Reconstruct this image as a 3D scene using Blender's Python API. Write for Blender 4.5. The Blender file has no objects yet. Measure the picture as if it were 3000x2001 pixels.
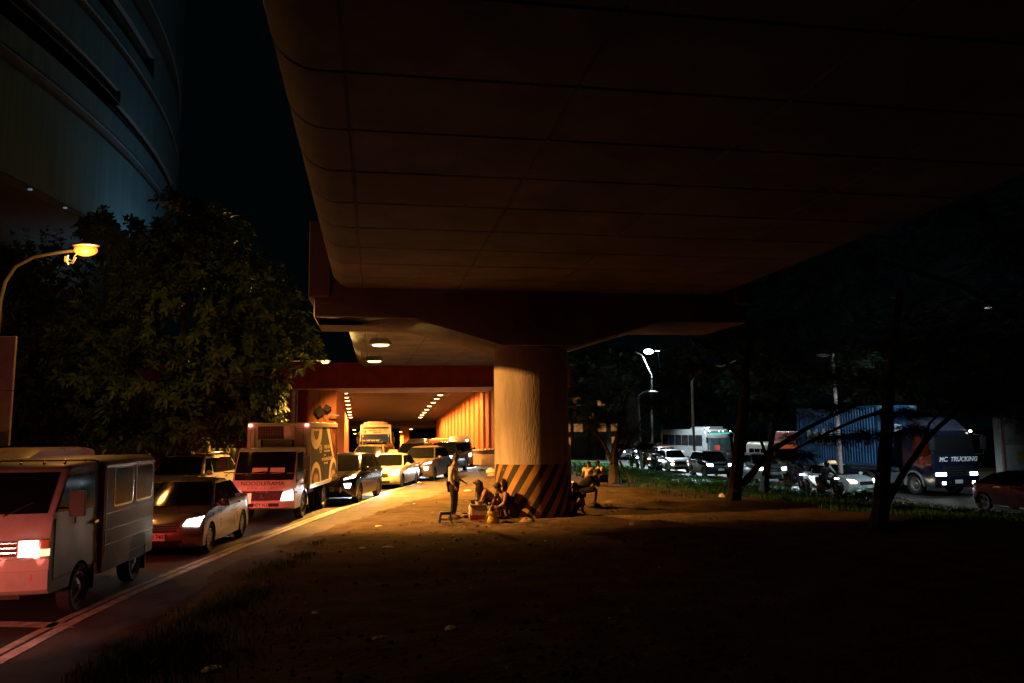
import bpy, bmesh, math, random
from math import sin, cos, pi, sqrt, radians, atan2
from mathutils import Vector as V, Matrix, noise as MN
random.seed(7)
S = bpy.context.scene
C = S.collection

# ------------------------------------------------------------------ camera
CAM_H, FPX, PITCH, ROLL = 2.5, 2333.0, radians(6.24), radians(0.6)
_f = V((0, cos(PITCH), sin(PITCH))); _u0 = V((0, -sin(PITCH), cos(PITCH))); _r0 = V((1, 0, 0))
_u = _u0*cos(ROLL) + _r0*sin(ROLL); _r = _r0*cos(ROLL) - _u0*sin(ROLL)
cd = bpy.data.cameras.new('camera'); cam = bpy.data.objects.new('camera', cd); C.objects.link(cam)
cd.sensor_width = 36.0; cd.lens = FPX/3000*36; cd.clip_start = 0.1; cd.clip_end = 2000
M_ = Matrix((( _r.x, _u.x, -_f.x, 0), (_r.y, _u.y, -_f.y, 0), (_r.z, _u.z, -_f.z, CAM_H), (0, 0, 0, 1)))
cam.matrix_world = M_
S.camera = cam
def at(x, y, d):
    """measured point: photo pixel seen at d metres down the road"""
    q = _f + _r*((x-1500)/FPX) + _u*((1000.5-y)/FPX); t = d/q.y
    return V((q.x*t, d, CAM_H + q.z*t))
def gz(x, y, z=0.0):
    q = _f + _r*((x-1500)/FPX) + _u*((1000.5-y)/FPX); t = (z-CAM_H)/q.z
    return V((q.x*t, q.y*t, z))

# ------------------------------------------------------------------ render set-up
S.view_settings.view_transform = 'Standard'; S.view_settings.look = 'None'
S.view_settings.exposure = 0; S.view_settings.gamma = 1
S.render.engine = 'CYCLES'
S.cycles.use_denoising = True
S.cycles.max_bounces = 6; S.cycles.diffuse_bounces = 3; S.cycles.glossy_bounces = 3
S.cycles.transmission_bounces = 4; S.cycles.transparent_max_bounces = 6
S.cycles.caustics_reflective = False; S.cycles.caustics_refractive = False
S.cycles.sample_clamp_indirect = 3.0

# ------------------------------------------------------------------ materials
MATS = {}
def mat(name, col, rough=0.6, metal=0.0, var=0.0, scale=6.0, bump=0.0, bscale=None, coat=0.0, emit=None, es=0.0, spec=0.5, rvar=0.0, stretch=None, dark=None, alpha=None):
    if name in MATS: return MATS[name]
    m = bpy.data.materials.new(name); m.use_nodes = True; MATS[name] = m
    nt = m.node_tree; b = nt.nodes['Principled BSDF']
    b.inputs['Base Color'].default_value = (*col, 1); b.inputs['Roughness'].default_value = rough
    b.inputs['Metallic'].default_value = metal; b.inputs['Specular IOR Level'].default_value = spec
    if coat: b.inputs['Coat Weight'].default_value = coat; b.inputs['Coat Roughness'].default_value = 0.06
    if emit: b.inputs['Emission Color'].default_value = (*emit, 1); b.inputs['Emission Strength'].default_value = es
    if var or bump or rvar:
        tc = nt.nodes.new('ShaderNodeTexCoord'); src = tc.outputs['Object']
        if stretch:
            mp = nt.nodes.new('ShaderNodeMapping'); mp.inputs['Scale'].default_value = stretch
            nt.links.new(src, mp.inputs['Vector']); src = mp.outputs['Vector']
        n = nt.nodes.new('ShaderNodeTexNoise'); n.inputs['Scale'].default_value = scale; n.inputs['Detail'].default_value = 7; n.inputs['Roughness'].default_value = 0.62
        nt.links.new(src, n.inputs['Vector'])
        if var:
            r = nt.nodes.new('ShaderNodeValToRGB'); e = r.color_ramp.elements
            lo = dark if dark else tuple(c*(1-var) for c in col)
            e[0].position = 0.33; e[0].color = (*lo, 1); e[1].position = 0.67; e[1].color = (*[min(1, c*(1+var*0.7)) for c in col], 1)
            nt.links.new(n.outputs['Fac'], r.inputs['Fac']); nt.links.new(r.outputs['Color'], b.inputs['Base Color'])
        if rvar:
            mr = nt.nodes.new('ShaderNodeMapRange'); mr.inputs['From Min'].default_value = .3; mr.inputs['From Max'].default_value = .7
            mr.inputs['To Min'].default_value = max(0.03, rough-rvar); mr.inputs['To Max'].default_value = min(1, rough+rvar)
            nt.links.new(n.outputs['Fac'], mr.inputs['Value']); nt.links.new(mr.outputs['Result'], b.inputs['Roughness'])
        if bump:
            n2 = nt.nodes.new('ShaderNodeTexNoise'); n2.inputs['Scale'].default_value = bscale or scale*6; n2.inputs['Detail'].default_value = 5
            nt.links.new(src, n2.inputs['Vector'])
            bp = nt.nodes.new('ShaderNodeBump'); bp.inputs['Strength'].default_value = bump; bp.inputs['Distance'].default_value = 0.03
            nt.links.new(n2.outputs['Fac'], bp.inputs['Height']); nt.links.new(bp.outputs['Normal'], b.inputs['Normal'])
    return m
def glow(name, col, st):
    if name in MATS: return MATS[name]
    m = bpy.data.materials.new(name); m.use_nodes = True; MATS[name] = m
    b = m.node_tree.nodes['Principled BSDF']; b.inputs['Base Color'].default_value = (*[c*.5 for c in col], 1)
    b.inputs['Emission Color'].default_value = (*col, 1); b.inputs['Emission Strength'].default_value = st
    return m
def paint(name, col, metal=0.0, rough=0.32, coat=0.45):
    if max(col) < .04: rough = .17
    return mat('paint_'+name, col, rough=rough, metal=metal, var=0.2, scale=2.5, rvar=0.1, coat=coat, spec=.4)
BLACK = mat('black_plastic', (.012, .012, .013), .55, var=.3, scale=20)
RUBBER = mat('tyre_rubber', (.018, .017, .016), .8, var=.35, scale=12, bump=.2)
GLASS = mat('dark_glass', (.006, .007, .008), .08, spec=.16, rvar=.03, scale=3)
CHROME = mat('chrome', (.6, .6, .6), .15, 1.0, rvar=.06, scale=8)
ALLOY = mat('alloy', (.42, .42, .43), .3, .9, var=.1, scale=9)
STEEL = mat('galvanised_steel', (.35, .35, .34), .5, .6, var=.25, scale=8, bump=.1)
PLATE = mat('plate_white', (.75, .74, .72), .5, var=.06, scale=12)
INK = mat('dark_ink', (.02, .02, .025), .6)
HEADL = glow('headlamp_lit', (1.0, .93, .82), 9)
HEADC = glow('headlamp_cold', (.72, .9, 1.0), 14)
HEADW = glow('headlamp_warm', (1.0, .85, .62), 9)
LENS = mat('clear_lens', (.45, .45, .45), .1, .4, spec=.7)
TAIL = glow('tail_lit', (1.0, .06, .03), 9)
TAILD = mat('tail_lens', (.22, .01, .01), .2)
AMBER = mat('amber_lens', (.5, .16, .02), .25)
SKIN = mat('skin', (.23, .125, .08), .55, var=.12, scale=9)
HAIR = mat('black_hair', (.008, .007, .006), .55, var=.4, scale=40, bump=.4)

# ------------------------------------------------------------------ mesh building
class MB:
    def __init__(s): s.v = []; s.f = []; s.m = []
    def add(s, vs, fs, mi=0):
        o = len(s.v); s.v += [tuple(v) for v in vs]
        for f in fs: s.f.append(tuple(o+i for i in f)); s.m.append(mi)
    def box(s, c, d, mi=0, rz=0.0, mx=None):
        x, y, z = (k/2 for k in d); m = mx or Matrix.Rotation(rz, 3, 'Z'); c = V(c)
        vs = [c + m @ V((a*x, b*y, e*z)) for e in (-1, 1) for a, b in ((-1, -1), (1, -1), (1, 1), (-1, 1))]
        s.add(vs, [(3, 2, 1, 0), (4, 5, 6, 7), (0, 1, 5, 4), (1, 2, 6, 5), (2, 3, 7, 6), (3, 0, 4, 7)], mi); return s
    def loft(s, rings, mi=0, cap=True, closed=True):
        n = len(rings[0]); vs = [p for r in rings for p in r]; fs = []
        for i in range(len(rings)-1):
            for j in range(n if closed else n-1):
                k = (j+1) % n; fs.append((i*n+j, i*n+k, (i+1)*n+k, (i+1)*n+j))
        if cap:
            fs.append(tuple(range(n-1, -1, -1))); fs.append(tuple((len(rings)-1)*n + j for j in range(n)))
        s.add(vs, fs, mi); return s
    def tube(s, pts, r, n=8, mi=0, cap=True):
        pts = [V(p) for p in pts]; R = r if isinstance(r, (list, tuple)) else [r]*len(pts); rings = []
        up = None
        for i, p in enumerate(pts):
            d = (pts[min(i+1, len(pts)-1)] - pts[max(i-1, 0)]); d = d.normalized() if d.length > 1e-9 else V((0, 0, 1))
            if up is None: up = V((0, 0, 1)) if abs(d.z) < .9 else V((1, 0, 0))
            a = d.cross(up); a = a.normalized() if a.length > 1e-6 else V((1, 0, 0)); b = a.cross(d).normalized(); up = b
            rings.append([p + (a*cos(2*pi*k/n) + b*sin(2*pi*k/n))*R[i] for k in range(n)])
        return s.loft(rings, mi, cap)
    def lathe(s, prof, o=(0, 0, 0), axis='Z', n=24, mi=0, cap=True):
        o = V(o); rings = []
        for r, h in prof:
            ring = []
            for k in range(n):
                a = 2*pi*k/n; p = (r*cos(a), r*sin(a), h)
                if axis == 'Y': p = (p[0], p[2], p[1])
                if axis == 'X': p = (p[2], p[0], p[1])
                ring.append(o + V(p))
            rings.append(ring)
        return s.loft(rings, mi, cap)
    def ball(s, c, r, nu=12, nv=8, mi=0, mx=None):
        c = V(c); rr = r if isinstance(r, (tuple, list)) else (r, r, r); rings = []
        for i in range(nv+1):
            t = -pi/2 + pi*i/nv; ct = max(cos(t), 1e-3)
            ring = []
            for k in range(nu):
                p = V((rr[0]*ct*cos(2*pi*k/nu), rr[1]*ct*sin(2*pi*k/nu), rr[2]*sin(t)))
                ring.append(c + (mx @ p if mx else p))
            rings.append(ring)
        return s.loft(rings, mi)
    def prism(s, poly, w0, w1, plane='xz', mi=0):
        """poly of 2D points extruded between w0 and w1 along the third axis"""
        def p3(p, w): return {'xz': (p[0], w, p[1]), 'yz': (w, p[0], p[1]), 'xy': (p[0], p[1], w)}[plane]
        return s.loft([[p3(p, w0) for p in poly], [p3(p, w1) for p in poly]], mi)
    def build(s, name, mats, parent=None, smooth=40, bevel=0.0, seg=2):
        me = bpy.data.meshes.new(name); me.from_pydata(s.v, [], s.f)
        mats = mats if isinstance(mats, (list, tuple)) else [mats]
        for m in mats: me.materials.append(m)
        if len(mats) > 1: me.polygons.foreach_set('material_index', s.m)
        bm = bmesh.new(); bm.from_mesh(me); bmesh.ops.recalc_face_normals(bm, faces=bm.faces); bm.to_mesh(me); bm.free()
        if smooth:
            me.polygons.foreach_set('use_smooth', [True]*len(me.polygons)); me.set_sharp_from_angle(angle=radians(smooth))
        me.update()
        o = bpy.data.objects.new(name, me); C.objects.link(o)
        if parent: o.parent = parent
        if bevel:
            b = o.modifiers.new('bevel', 'BEVEL'); b.width = bevel; b.segments = seg; b.limit_method = 'ANGLE'; b.angle_limit = radians(40)
        return o
def tag(o, label, cat, group=None, kind=None):
    o['label'] = label; o['category'] = cat
    if group: o['group'] = group
    if kind: o['kind'] = kind
    return o
def struct(o): o['kind'] = 'structure'; return o
def empty(name, loc=(0, 0, 0), rz=0.0):
    o = bpy.data.objects.new(name, None); C.objects.link(o); o.location = loc; o.rotation_euler = (0, 0, rz); return o
def copy_tree(o, parent=None):
    c = o.copy(); C.objects.link(c)
    if parent: c.parent = parent
    for ch in list(o.children): copy_tree(ch, c)
    return c
def text(name, body, size, m, parent, loc, rot, ext=0.004, align='CENTER', sx=1.0, shear=0.0, bold=0.0):
    cu = bpy.data.curves.new(name, 'FONT'); cu.body = body; cu.size = size; cu.extrude = ext; cu.align_x = align; cu.align_y = 'CENTER'
    cu.shear = shear; cu.offset = bold; cu.resolution_u = 3
    t_ = bpy.data.objects.new('tmp', cu); C.objects.link(t_); dg = bpy.context.evaluated_depsgraph_get()
    me = bpy.data.meshes.new_from_object(t_.evaluated_get(dg)); bpy.data.objects.remove(t_); me.materials.clear(); me.materials.append(m)
    o = bpy.data.objects.new(name, me); C.objects.link(o); o.parent = parent; o.location = loc; o.rotation_euler = rot; o.scale = (sx, 1, 1)
    return o
def light(name, typ, loc, col, power, parent=None, aim=None, size=None, blend=.5, rad=.08):
    l = bpy.data.lights.new(name, typ); l.color = col; l.energy = power
    if typ != 'AREA': l.shadow_soft_size = rad
    if typ == 'SPOT': l.spot_size = radians(size or 90); l.spot_blend = blend
    o = bpy.data.objects.new(name, l); C.objects.link(o); o.location = loc
    if aim is not None: o.rotation_euler = (V(aim)-V(loc)).to_track_quat('-Z', 'Y').to_euler()
    if parent: o.parent = parent
    return o
def lerp(a, b, t): return a + (b-a)*t
def interp(tab, x):
    """tab: sorted (x, y)"""
    if x <= tab[0][0]:
        (x0, y0), (x1, y1) = tab[0], tab[1]
    elif x >= tab[-1][0]:
        (x0, y0), (x1, y1) = tab[-2], tab[-1]
    else:
        for i in range(len(tab)-1):
            if tab[i][0] <= x <= tab[i+1][0]: (x0, y0), (x1, y1) = tab[i], tab[i+1]; break
    return y0 + (y1-y0)*(x-x0)/(x1-x0)
def sstep(t): t = max(0, min(1, t)); return t*t*(3-2*t)
SODIUM = (1.0, .42, .09); WARM = (1.0, .38, .075); COLD = (.7, .88, 1.0)
# ------------------------------------------------------------------ world: moonless night sky with a trace of city glow
w = bpy.data.worlds.new('World'); S.world = w; w.use_nodes = True
nt = w.node_tree; bg = nt.nodes['Background']
sky = nt.nodes.new('ShaderNodeTexSky'); sky.sky_type = 'NISHITA'; sky.sun_disc = False; sky.sun_elevation = radians(-5); sky.sun_rotation = radians(200)
mx = nt.nodes.new('ShaderNodeMix'); mx.data_type = 'RGBA'; mx.inputs[0].default_value = 0.97
mx.inputs[7].default_value = (.012, .048, .06, 1)
nt.links.new(sky.outputs['Color'], mx.inputs[6]); nt.links.new(mx.outputs[2], bg.inputs['Color']); bg.inputs['Strength'].default_value = 0.026

# ------------------------------------------------------------------ lines of the place (Y = metres down the road)
KERB = [(-5.35, 3), (-5.45, 7), (-5.62, 8.94), (-5.8, 10.6), (-5.9, 12.6), (-5.89, 15.04), (-5.83, 17.6), (-5.64, 21.9), (-5.25, 27.9), (-4.75, 35.4), (-4.01, 41.5), (-2.75, 51.5), (-1.95, 55.0)]
KX = [(y, x) for x, y in KERB]
def kerb_x(y): return interp(KX, y)
WALKR = [(3, -3.9), (8.5, -4.4), (11.3, -4.85), (15.3, -5.15), (18.1, -4.83), (19.6, -4.57), (23.9, -4.07), (31.4, -2.71), (41.2, -1.3), (50, .2), (56, 2.0)]
def walk_x(y): return interp(WALKR, y)
ROADR = [(-5, 40), (10, 30), (20, 24), (29.9, 18.8), (35.3, 16.4), (52, 12.4), (64.4, 10.26), (90, 6.3), (140, -1)]
def road_r(y): return interp(ROADR, y)
def road_z(y): return -0.03*max(0, y-49)
def gh(x, y, rough=True):
    """height of the bare earth / grass strip"""
    if y > 57 and x < 3: return -3.0
    if x < walk_x(y)-.25 and y < 60: return -0.06 if x < kerb_x(y)+.3 else -.03
    if x < -12.4: return 0.05
    t = max(0, min(1, (x-(road_r(y)-13.5))/13.2)); t = .45*t + .55*sstep(t)
    z = lerp(.10, -.86, t)
    z = lerp(.03, z, sstep((x-walk_x(y)+.25)/1.2)) if y < 60 else z
    if x > road_r(y)+.3: return -1.0
    if rough:
        q = V((x, y, 0)); a = 1-.6*t
        z += a*(.05*MN.noise(q*.45) + .028*MN.noise(q*1.7+V((7, 1, 0))) + .016*MN.noise(q*4.5))
        for (mx_, my_, mr, mh) in MOUNDS:
            dd = sqrt(((x-mx_)/1.8)**2+(y-my_)**2)/mr
            if dd < 1: z += mh*(1-dd*dd)**2
    return z
MOUNDS = [(2.0, 21.0, .7, .14), (4.6, 25.2, .7, .13), (3.6, 26.4, .5, .1), (3.5, 20.2, .45, .1), (6.8, 24.5, 1.2, .12), (-.3, 26, .5, .06), (1.9, 34, .8, .1)]

def lines(a, b, step): n = max(1, int(round((b-a)/step))); return [a+(b-a)*i/n for i in range(n)]
xs = lines(-320, -14, 34) + lines(-14, -6.4, 1.0) + lines(-6.4, 10, .16) + lines(10, 26, .5) + lines(26, 60, 4) + lines(60, 320, 40) + [320]
ys = lines(-60, 3, 9) + lines(3, 9, .25) + lines(9, 30, .16) + lines(30, 66, .5) + lines(66, 150, 6) + lines(150, 420, 45) + [420]
mb = MB(); nx = len(xs)
mb.add([(x, y, gh(x, y)) for y in ys for x in xs], [(j*nx+i, j*nx+i+1, (j+1)*nx+i+1, (j+1)*nx+i) for j in range(len(ys)-1) for i in range(nx-1)])
DIRT = mat('packed_earth', (.115, .077, .046), .93, var=.45, scale=1.6, bump=.9, bscale=9, spec=.15)
struct(mb.build('ground', DIRT, smooth=60))

def strip(name, ylist, f0, f1, z, m, thick=0.0, nx=1):
    """a ribbon along the road between two edge functions"""
    b = MB(); rows = []
    for y in ylist:
        a, e = f0(y), f1(y); zz = z(y) if callable(z) else z
        rows.append([(lerp(a, e, k/nx), y, zz) for k in range(nx+1)])
    n = nx+1; N = len(rows)
    vs = [p for r in rows for p in r]; fs = [(i*n+j, i*n+j+1, (i+1)*n+j+1, (i+1)*n+j) for i in range(N-1) for j in range(nx)]
    if thick:
        o = len(vs); vs += [(p[0], p[1], p[2]-thick) for p in vs]
        for i in range(N-1):
            fs += [(i*n, (i+1)*n, o+(i+1)*n, o+i*n), (i*n+nx, o+i*n+nx, o+(i+1)*n+nx, (i+1)*n+nx)]
        fs += [(j, o+j, o+j+1, j+1) for j in range(nx)]
        e = (N-1)*n; fs += [(e+j+1, o+e+j+1, o+e+j, e+j) for j in range(nx)]
    b.add(vs, fs); return b.build(name, m, smooth=30)
ASPH = mat('asphalt', (.055, .053, .05), .62, var=.35, scale=.9, bump=.6, bscale=70, rvar=.16, spec=.4)
def rl(y): return -12.6 if y < 50 else -12.8 - (y-50)*.178
def rr(y): return kerb_x(y)+.05 if y < 50 else kerb_x(50)+.05+ (3.2 if y > 54 else 0)*0 - max(0, y-58)*.1 + .6
YR = [3-6*i for i in range(6, 0, -1)] + [3+1.5*i for i in range(36)] + [58+5*i for i in range(24)]
struct(strip('road', YR, rl, rr, road_z, ASPH, nx=2))
WALKC = mat('pavement_concrete', (.115, .10, .085), .85, var=.45, scale=1.4, bump=.35, bscale=40)
YK = [3-6*i for i in range(3, 0, -1)] + [3+.8*i for i in range(66)]
struct(strip('pavement', YK, lambda y: kerb_x(y)+.075, walk_x, lambda y: .022+.01*MN.noise(V((y*.7, 3, 1))), WALKC, thick=.25, nx=2))
KERBM = mat('kerb_paint', (.85, .8, .68), .5, var=.5, scale=5, bump=.25, dark=(.5, .47, .4))
struct(strip('kerb', YK, lambda y: kerb_x(y)-.085+.014*MN.noise(V((y*2.1, 0, 0))), lambda y: kerb_x(y)+.07+.012*MN.noise(V((y*2.9, 5, 0))), lambda y: .034+.004*MN.noise(V((y*1.3, 9, 1))), KERBM, thick=.25))
LINE = mat('road_paint', (.8, .74, .6), .55, var=.3, scale=5, dark=(.42, .38, .3), spec=.4)
struct(strip('edge_line', YK, lambda y: kerb_x(y)-.325, lambda y: kerb_x(y)-.2, .004, LINE))
b = MB(); b.add([(-12, 11.35, .004), (-5.95, 10.62, .004), (-5.95, 10.9, .004), (-12, 11.65, .004)], [(0, 1, 2, 3)]); struct(b.build('stop_line', LINE, smooth=0))
struct(strip('left_pavement', [2+4*i for i in range(14)], lambda y: -15.5, lambda y: -12.6, .14, WALKC, thick=.3))
YQ = [-20, 0, 10, 20, 29.9, 35.3, 44, 52, 64.4, 78, 90, 115, 140]
struct(strip('right_road', YQ, lambda y: road_r(y)+.02, lambda y: road_r(y)+15, -.9, ASPH, nx=2))
struct(strip('right_edge_line', YQ, lambda y: road_r(y)+.35, lambda y: road_r(y)+.5, -.895, LINE))

# ------------------------------------------------------------------ the flyover: deck, cap beam on one round pier
DU = V((-.175, 1, 0)).normalized(); DP = V((DU.y, -DU.x, 0))           # along / across the deck
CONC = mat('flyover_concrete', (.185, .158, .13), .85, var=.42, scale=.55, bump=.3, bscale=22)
DECK0 = V((-.31, 0, 0))                                                # first long joint passes here
def deckpt(u, v, z): p = DECK0 + DU*u + DP*v; return V((p.x, p.y, z))
def soffit_z(u): return 6.2 + max(0, u-22)*.02
TRJ = [-3.3+1.62*i for i in range(38)]                                 # cross joints
def deck_section(u, ins=0.0):
    z = soffit_z(u); pts = [(16, z), (7.5, z), (7.46, z+.0)]
    out = [(10.0, z+1.8), (10.36, z+1.8), (10.36, z+1.0), (10.29, z+.95)]
    for a in range(90, -10, -10):
        t = radians(a); out.append((9.78 + .5*sin(t), z+.5-.5*cos(t)))
    out += [(2.5*k + e, z + (ins if e == 0 else 0)) for k in range(3, -1, -1) for e in (.035, 0, -.035)]
    for a in range(0, 100, 10):
        t = radians(a); out.append((-.28 - .5*sin(t), z+.5-.5*cos(t)))
    out += [(-.79, z+.95), (-.86, z+1.0), (-.86, z+1.8), (-.5, z+1.8)]
    return out
fly = empty('flyover', (0, 22, 0)); tag(fly, 'concrete flyover deck overhead on one round pier with a hammerhead cap', 'flyover')
def flyobj(b, name, m, **k):
    o = b.build(name, m, None, **k); o.parent = fly; o.matrix_parent_inverse = Matrix.Translation((0, -22, 0)); return o
def deck(u0, u1, name):
    b = MB(); us = []
    for t in TRJ:
        if u0 <= t <= u1: us += [(t-.03, .0), (t-.012, 1), (t+.012, 1), (t+.03, 0)]
    us = [(u0, 0)] + us + [(u1, 0)]
    rings = []
    for u, g in us:
        sec = deck_section(u, .03); n = len(sec); ring = []
        for i, (v, z) in enumerate(sec):
            if g and 3 < i < n-4: z += .03
            ring.append(deckpt(u, v, z))
        rings.append(ring)
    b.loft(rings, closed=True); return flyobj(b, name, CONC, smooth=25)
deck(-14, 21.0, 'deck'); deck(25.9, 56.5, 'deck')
# cap beam (hammerhead) square to the deck
PC = V((.53, 22.9, 0))
def cpt(a, v, z): p = PC + DU*a + DP*v; return V((p.x, p.y, z))
cap = [(-6.0, 6.55), (-6.0, 5.42), (-3.45, 5.42), (-1.05, 4.72), (1.05, 4.72), (3.45, 5.42), (6.0, 5.42), (6.0, 6.55)]
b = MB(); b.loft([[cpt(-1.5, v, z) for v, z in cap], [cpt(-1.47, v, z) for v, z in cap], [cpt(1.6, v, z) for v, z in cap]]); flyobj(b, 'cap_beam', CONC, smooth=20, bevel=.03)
b = MB(); b.loft([[cpt(a, v, z) for v, z in ((-6.12, 7.9), (-6.12, 5.9), (-5.6, 5.95), (-5.6, 7.9))] for a in (-1.75, 2.2)]); flyobj(b, 'edge_block', CONC, bevel=.02)
b = MB(); b.loft([[cpt(a, v, z) for v, z in ((6.12, 7.9), (6.12, 5.9), (5.6, 5.95), (5.6, 7.9))] for a in (-1.75, 2.2)]); flyobj(b, 'edge_block', CONC, bevel=.02)
# round pier with hazard stripes
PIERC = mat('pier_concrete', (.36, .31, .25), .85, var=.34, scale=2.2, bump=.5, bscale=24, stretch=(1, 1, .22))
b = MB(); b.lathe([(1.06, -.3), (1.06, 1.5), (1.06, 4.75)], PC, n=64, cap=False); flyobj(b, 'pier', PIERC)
hz = bpy.data.materials.new('hazard_stripes'); hz.use_nodes = True; nt = hz.node_tree; bs = nt.nodes['Principled BSDF']; bs.inputs['Roughness'].default_value = .7
tc = nt.nodes.new('ShaderNodeUVMap'); sp = nt.nodes.new('ShaderNodeSeparateXYZ'); nt.links.new(tc.outputs['UV'], sp.inputs[0])
def mth(op, a, b=None):
    n = nt.nodes.new('ShaderNodeMath'); n.operation = op
    for i, x in enumerate((a, b)):
        if x is None: continue
        if isinstance(x, (int, float)): n.inputs[i].default_value = x
        else: nt.links.new(x, n.inputs[i])
    return n.outputs[0]
ns = nt.nodes.new('ShaderNodeTexNoise'); ns.inputs['Scale'].default_value = 5; nt.links.new(tc.outputs['UV'], ns.inputs['Vector']); ns.inputs['Detail'].default_value = 6
st = mth('FRACT', mth('MULTIPLY', mth('ADD', mth('SUBTRACT', sp.outputs[0], mth('MULTIPLY', sp.outputs[1], .62)), mth('MULTIPLY', ns.outputs['Fac'], .02)), 2.55))
th = mth('GREATER_THAN', st, .5)
mxn = nt.nodes.new('ShaderNodeMix'); mxn.data_type = 'RGBA'; nt.links.new(th, mxn.inputs[0]); mxn.inputs[6].default_value = (.016, .015, .014, 1); mxn.inputs[7].default_value = (.42, .22, .035, 1)
mxd = nt.nodes.new('ShaderNodeMix'); mxd.data_type = 'RGBA'; mxd.blend_type = 'MULTIPLY'; mxd.inputs[0].default_value = .7; nt.links.new(mxn.outputs[2], mxd.inputs[6]); nt.links.new(ns.outputs['Color'], mxd.inputs[7])
n3 = nt.nodes.new('ShaderNodeTexNoise'); n3.inputs['Scale'].default_value = 3.2; n3.inputs['Detail'].default_value = 9; n3.inputs['Roughness'].default_value = .72; nt.links.new(tc.outputs['UV'], n3.inputs['Vector'])
chip = mth('GREATER_THAN', n3.outputs['Fac'], .655); n4 = nt.nodes.new('ShaderNodeTexNoise'); n4.inputs['Scale'].default_value = 1.4; n4.inputs['Detail'].default_value = 6; nt.links.new(tc.outputs['UV'], n4.inputs['Vector'])
mc = nt.nodes.new('ShaderNodeMix'); mc.data_type = 'RGBA'; nt.links.new(chip, mc.inputs[0]); nt.links.new(mxn.outputs[2], mc.inputs[6]); mc.inputs[7].default_value = (.2, .16, .12, 1)
gr = nt.nodes.new('ShaderNodeMapRange'); gr.inputs['From Min'].default_value = .3; gr.inputs['From Max'].default_value = .7; gr.inputs['To Min'].default_value = .45; gr.inputs['To Max'].default_value = 1.1; nt.links.new(n4.outputs['Fac'], gr.inputs['Value'])
mg = nt.nodes.new('ShaderNodeMix'); mg.data_type = 'RGBA'; mg.blend_type = 'MULTIPLY'; mg.inputs[0].default_value = 1; nt.links.new(mc.outputs[2], mg.inputs[6]); nt.links.new(gr.outputs['Result'], mg.inputs[7])
nt.links.new(mg.outputs[2], bs.inputs['Base Color'])
b = MB(); n = 72; b.loft([[PC + V((1.066*cos(2*pi*k/n), 1.066*sin(2*pi*k/n), z)) for k in range(n)] for z in (-.2, .6, 1.52)], cap=False)
o = flyobj(b, 'hazard_band', hz, smooth=60)
uv = o.data.uv_layers.new(name='UVMap')
for p in o.data.polygons:
    aa = [atan2(o.data.vertices[o.data.loops[l].vertex_index].co.y-PC.y, o.data.vertices[o.data.loops[l].vertex_index].co.x-PC.x) for l in p.loop_indices]
    for l, a in zip(p.loop_indices, aa):
        if max(aa)-min(aa) > pi and a < 0: a += 2*pi
        uv.data[l].uv = (a*1.066, o.data.vertices[o.data.loops[l].vertex_index].co.z)
# thin white downpipe up the right side of the pier
b = MB(); b.tube([PC + V((1.1, .25, .1)), PC + V((1.1, .25, 1.95))], .035, 8); b.tube([PC + V((1.1, .25, 1.95)), PC + V((1.04, .2, 2.05))], .045, 8)
flyobj(b, 'drain_pipe', mat('pipe_white', (.7, .7, .68), .4, var=.15))

# two hooded lamps under the deck beyond the cap
LAMPHOT = glow('sodium_lamp_face', (1.0, .62, .22), 9)
def hood_lamp(p, k=1.0, arm=True, label='', group=None, power=300, col=WARM, ang=140, aim=None):
    e = empty('ceiling_lamp', p); tag(e, label, 'lamp', group)
    b = MB(); b.loft([[V((sx*hx*k, sy*hy*k, z*k)) for sx, sy in ((-1, -1), (1, -1), (1, 1), (-1, 1))] for hx, hy, z in ((.44, .3, 0), (.36, .24, .2), (.3, .2, .24))]); b.build('hood', STEEL, e, bevel=.01)
    b = MB(); b.ball((0, 0, -.015*k), (.34*k, .24*k, .06*k), 16, 6); b.build('lamp_face', LAMPHOT, e)
    if arm:
        b = MB()
        b.tube([(-.42*k, 0, .1*k), (-.62*k, 0, .12*k), (-.66*k, 0, .42*k)], .02*k, 6); b.build('conduit', STEEL, e)
        for x in (-.18, .18): b = MB(); b.tube([(x*k, 0, .24*k), (x*k, 0, .42*k)], .018*k, 6); b.build('hanger', STEEL, e)
    light('lamp_light', 'SPOT', (0, 0, -.1*k), col, power, e, aim or (0, 0, -2), ang, .4, .2)
    return e
L1 = at(1115, 1010, 31.5); L2 = at(1097, 1058, 40.0)
hood_lamp(L1, 1.0, True, 'nearer of two hooded lamps under the flyover past the cap beam', 'hooded lamps under the flyover deck', 21000, (1, .42, .065), 146)
hood_lamp(L2, 1.0, True, 'farther of two hooded lamps under the flyover, just before the red beam', 'hooded lamps under the flyover deck', 15000, (1, .42, .07), 154)

# ------------------------------------------------------------------ the underpass
TD = V((-.178, 1, 0)).normalized()
RED = mat('red_paint', (.27, .012, .011), .7, var=.3, scale=1.2, bump=.2, bscale=18)
ORANGE = mat('wall_panel_orange', (.62, .25, .11), .75, var=.22, scale=1.3, bump=.2, bscale=16, stretch=(1, 1, .25))
PALE = mat('soffit_paint', (.78, .72, .68), .7, var=.25, scale=1.5)
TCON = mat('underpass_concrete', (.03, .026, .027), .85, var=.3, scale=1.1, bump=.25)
up = empty('underpass', (-8, 55, 0)); tag(up, 'lit orange underpass with a red portal beam and ribbed walls', 'underpass')
def upobj(b, name, m, **k):
    o = b.build(name, m, None, **k); o.parent = up; o.matrix_parent_inverse = Matrix.Translation((8, -55, 0)); return o
def ceil_z(y): return 5.75 - .066*(y-60) if y < 94 else 3.5
def lw(y): return -12.25 - (y-55)*.178
def rw(y): return -1.2 - (y-55)*.20
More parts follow.
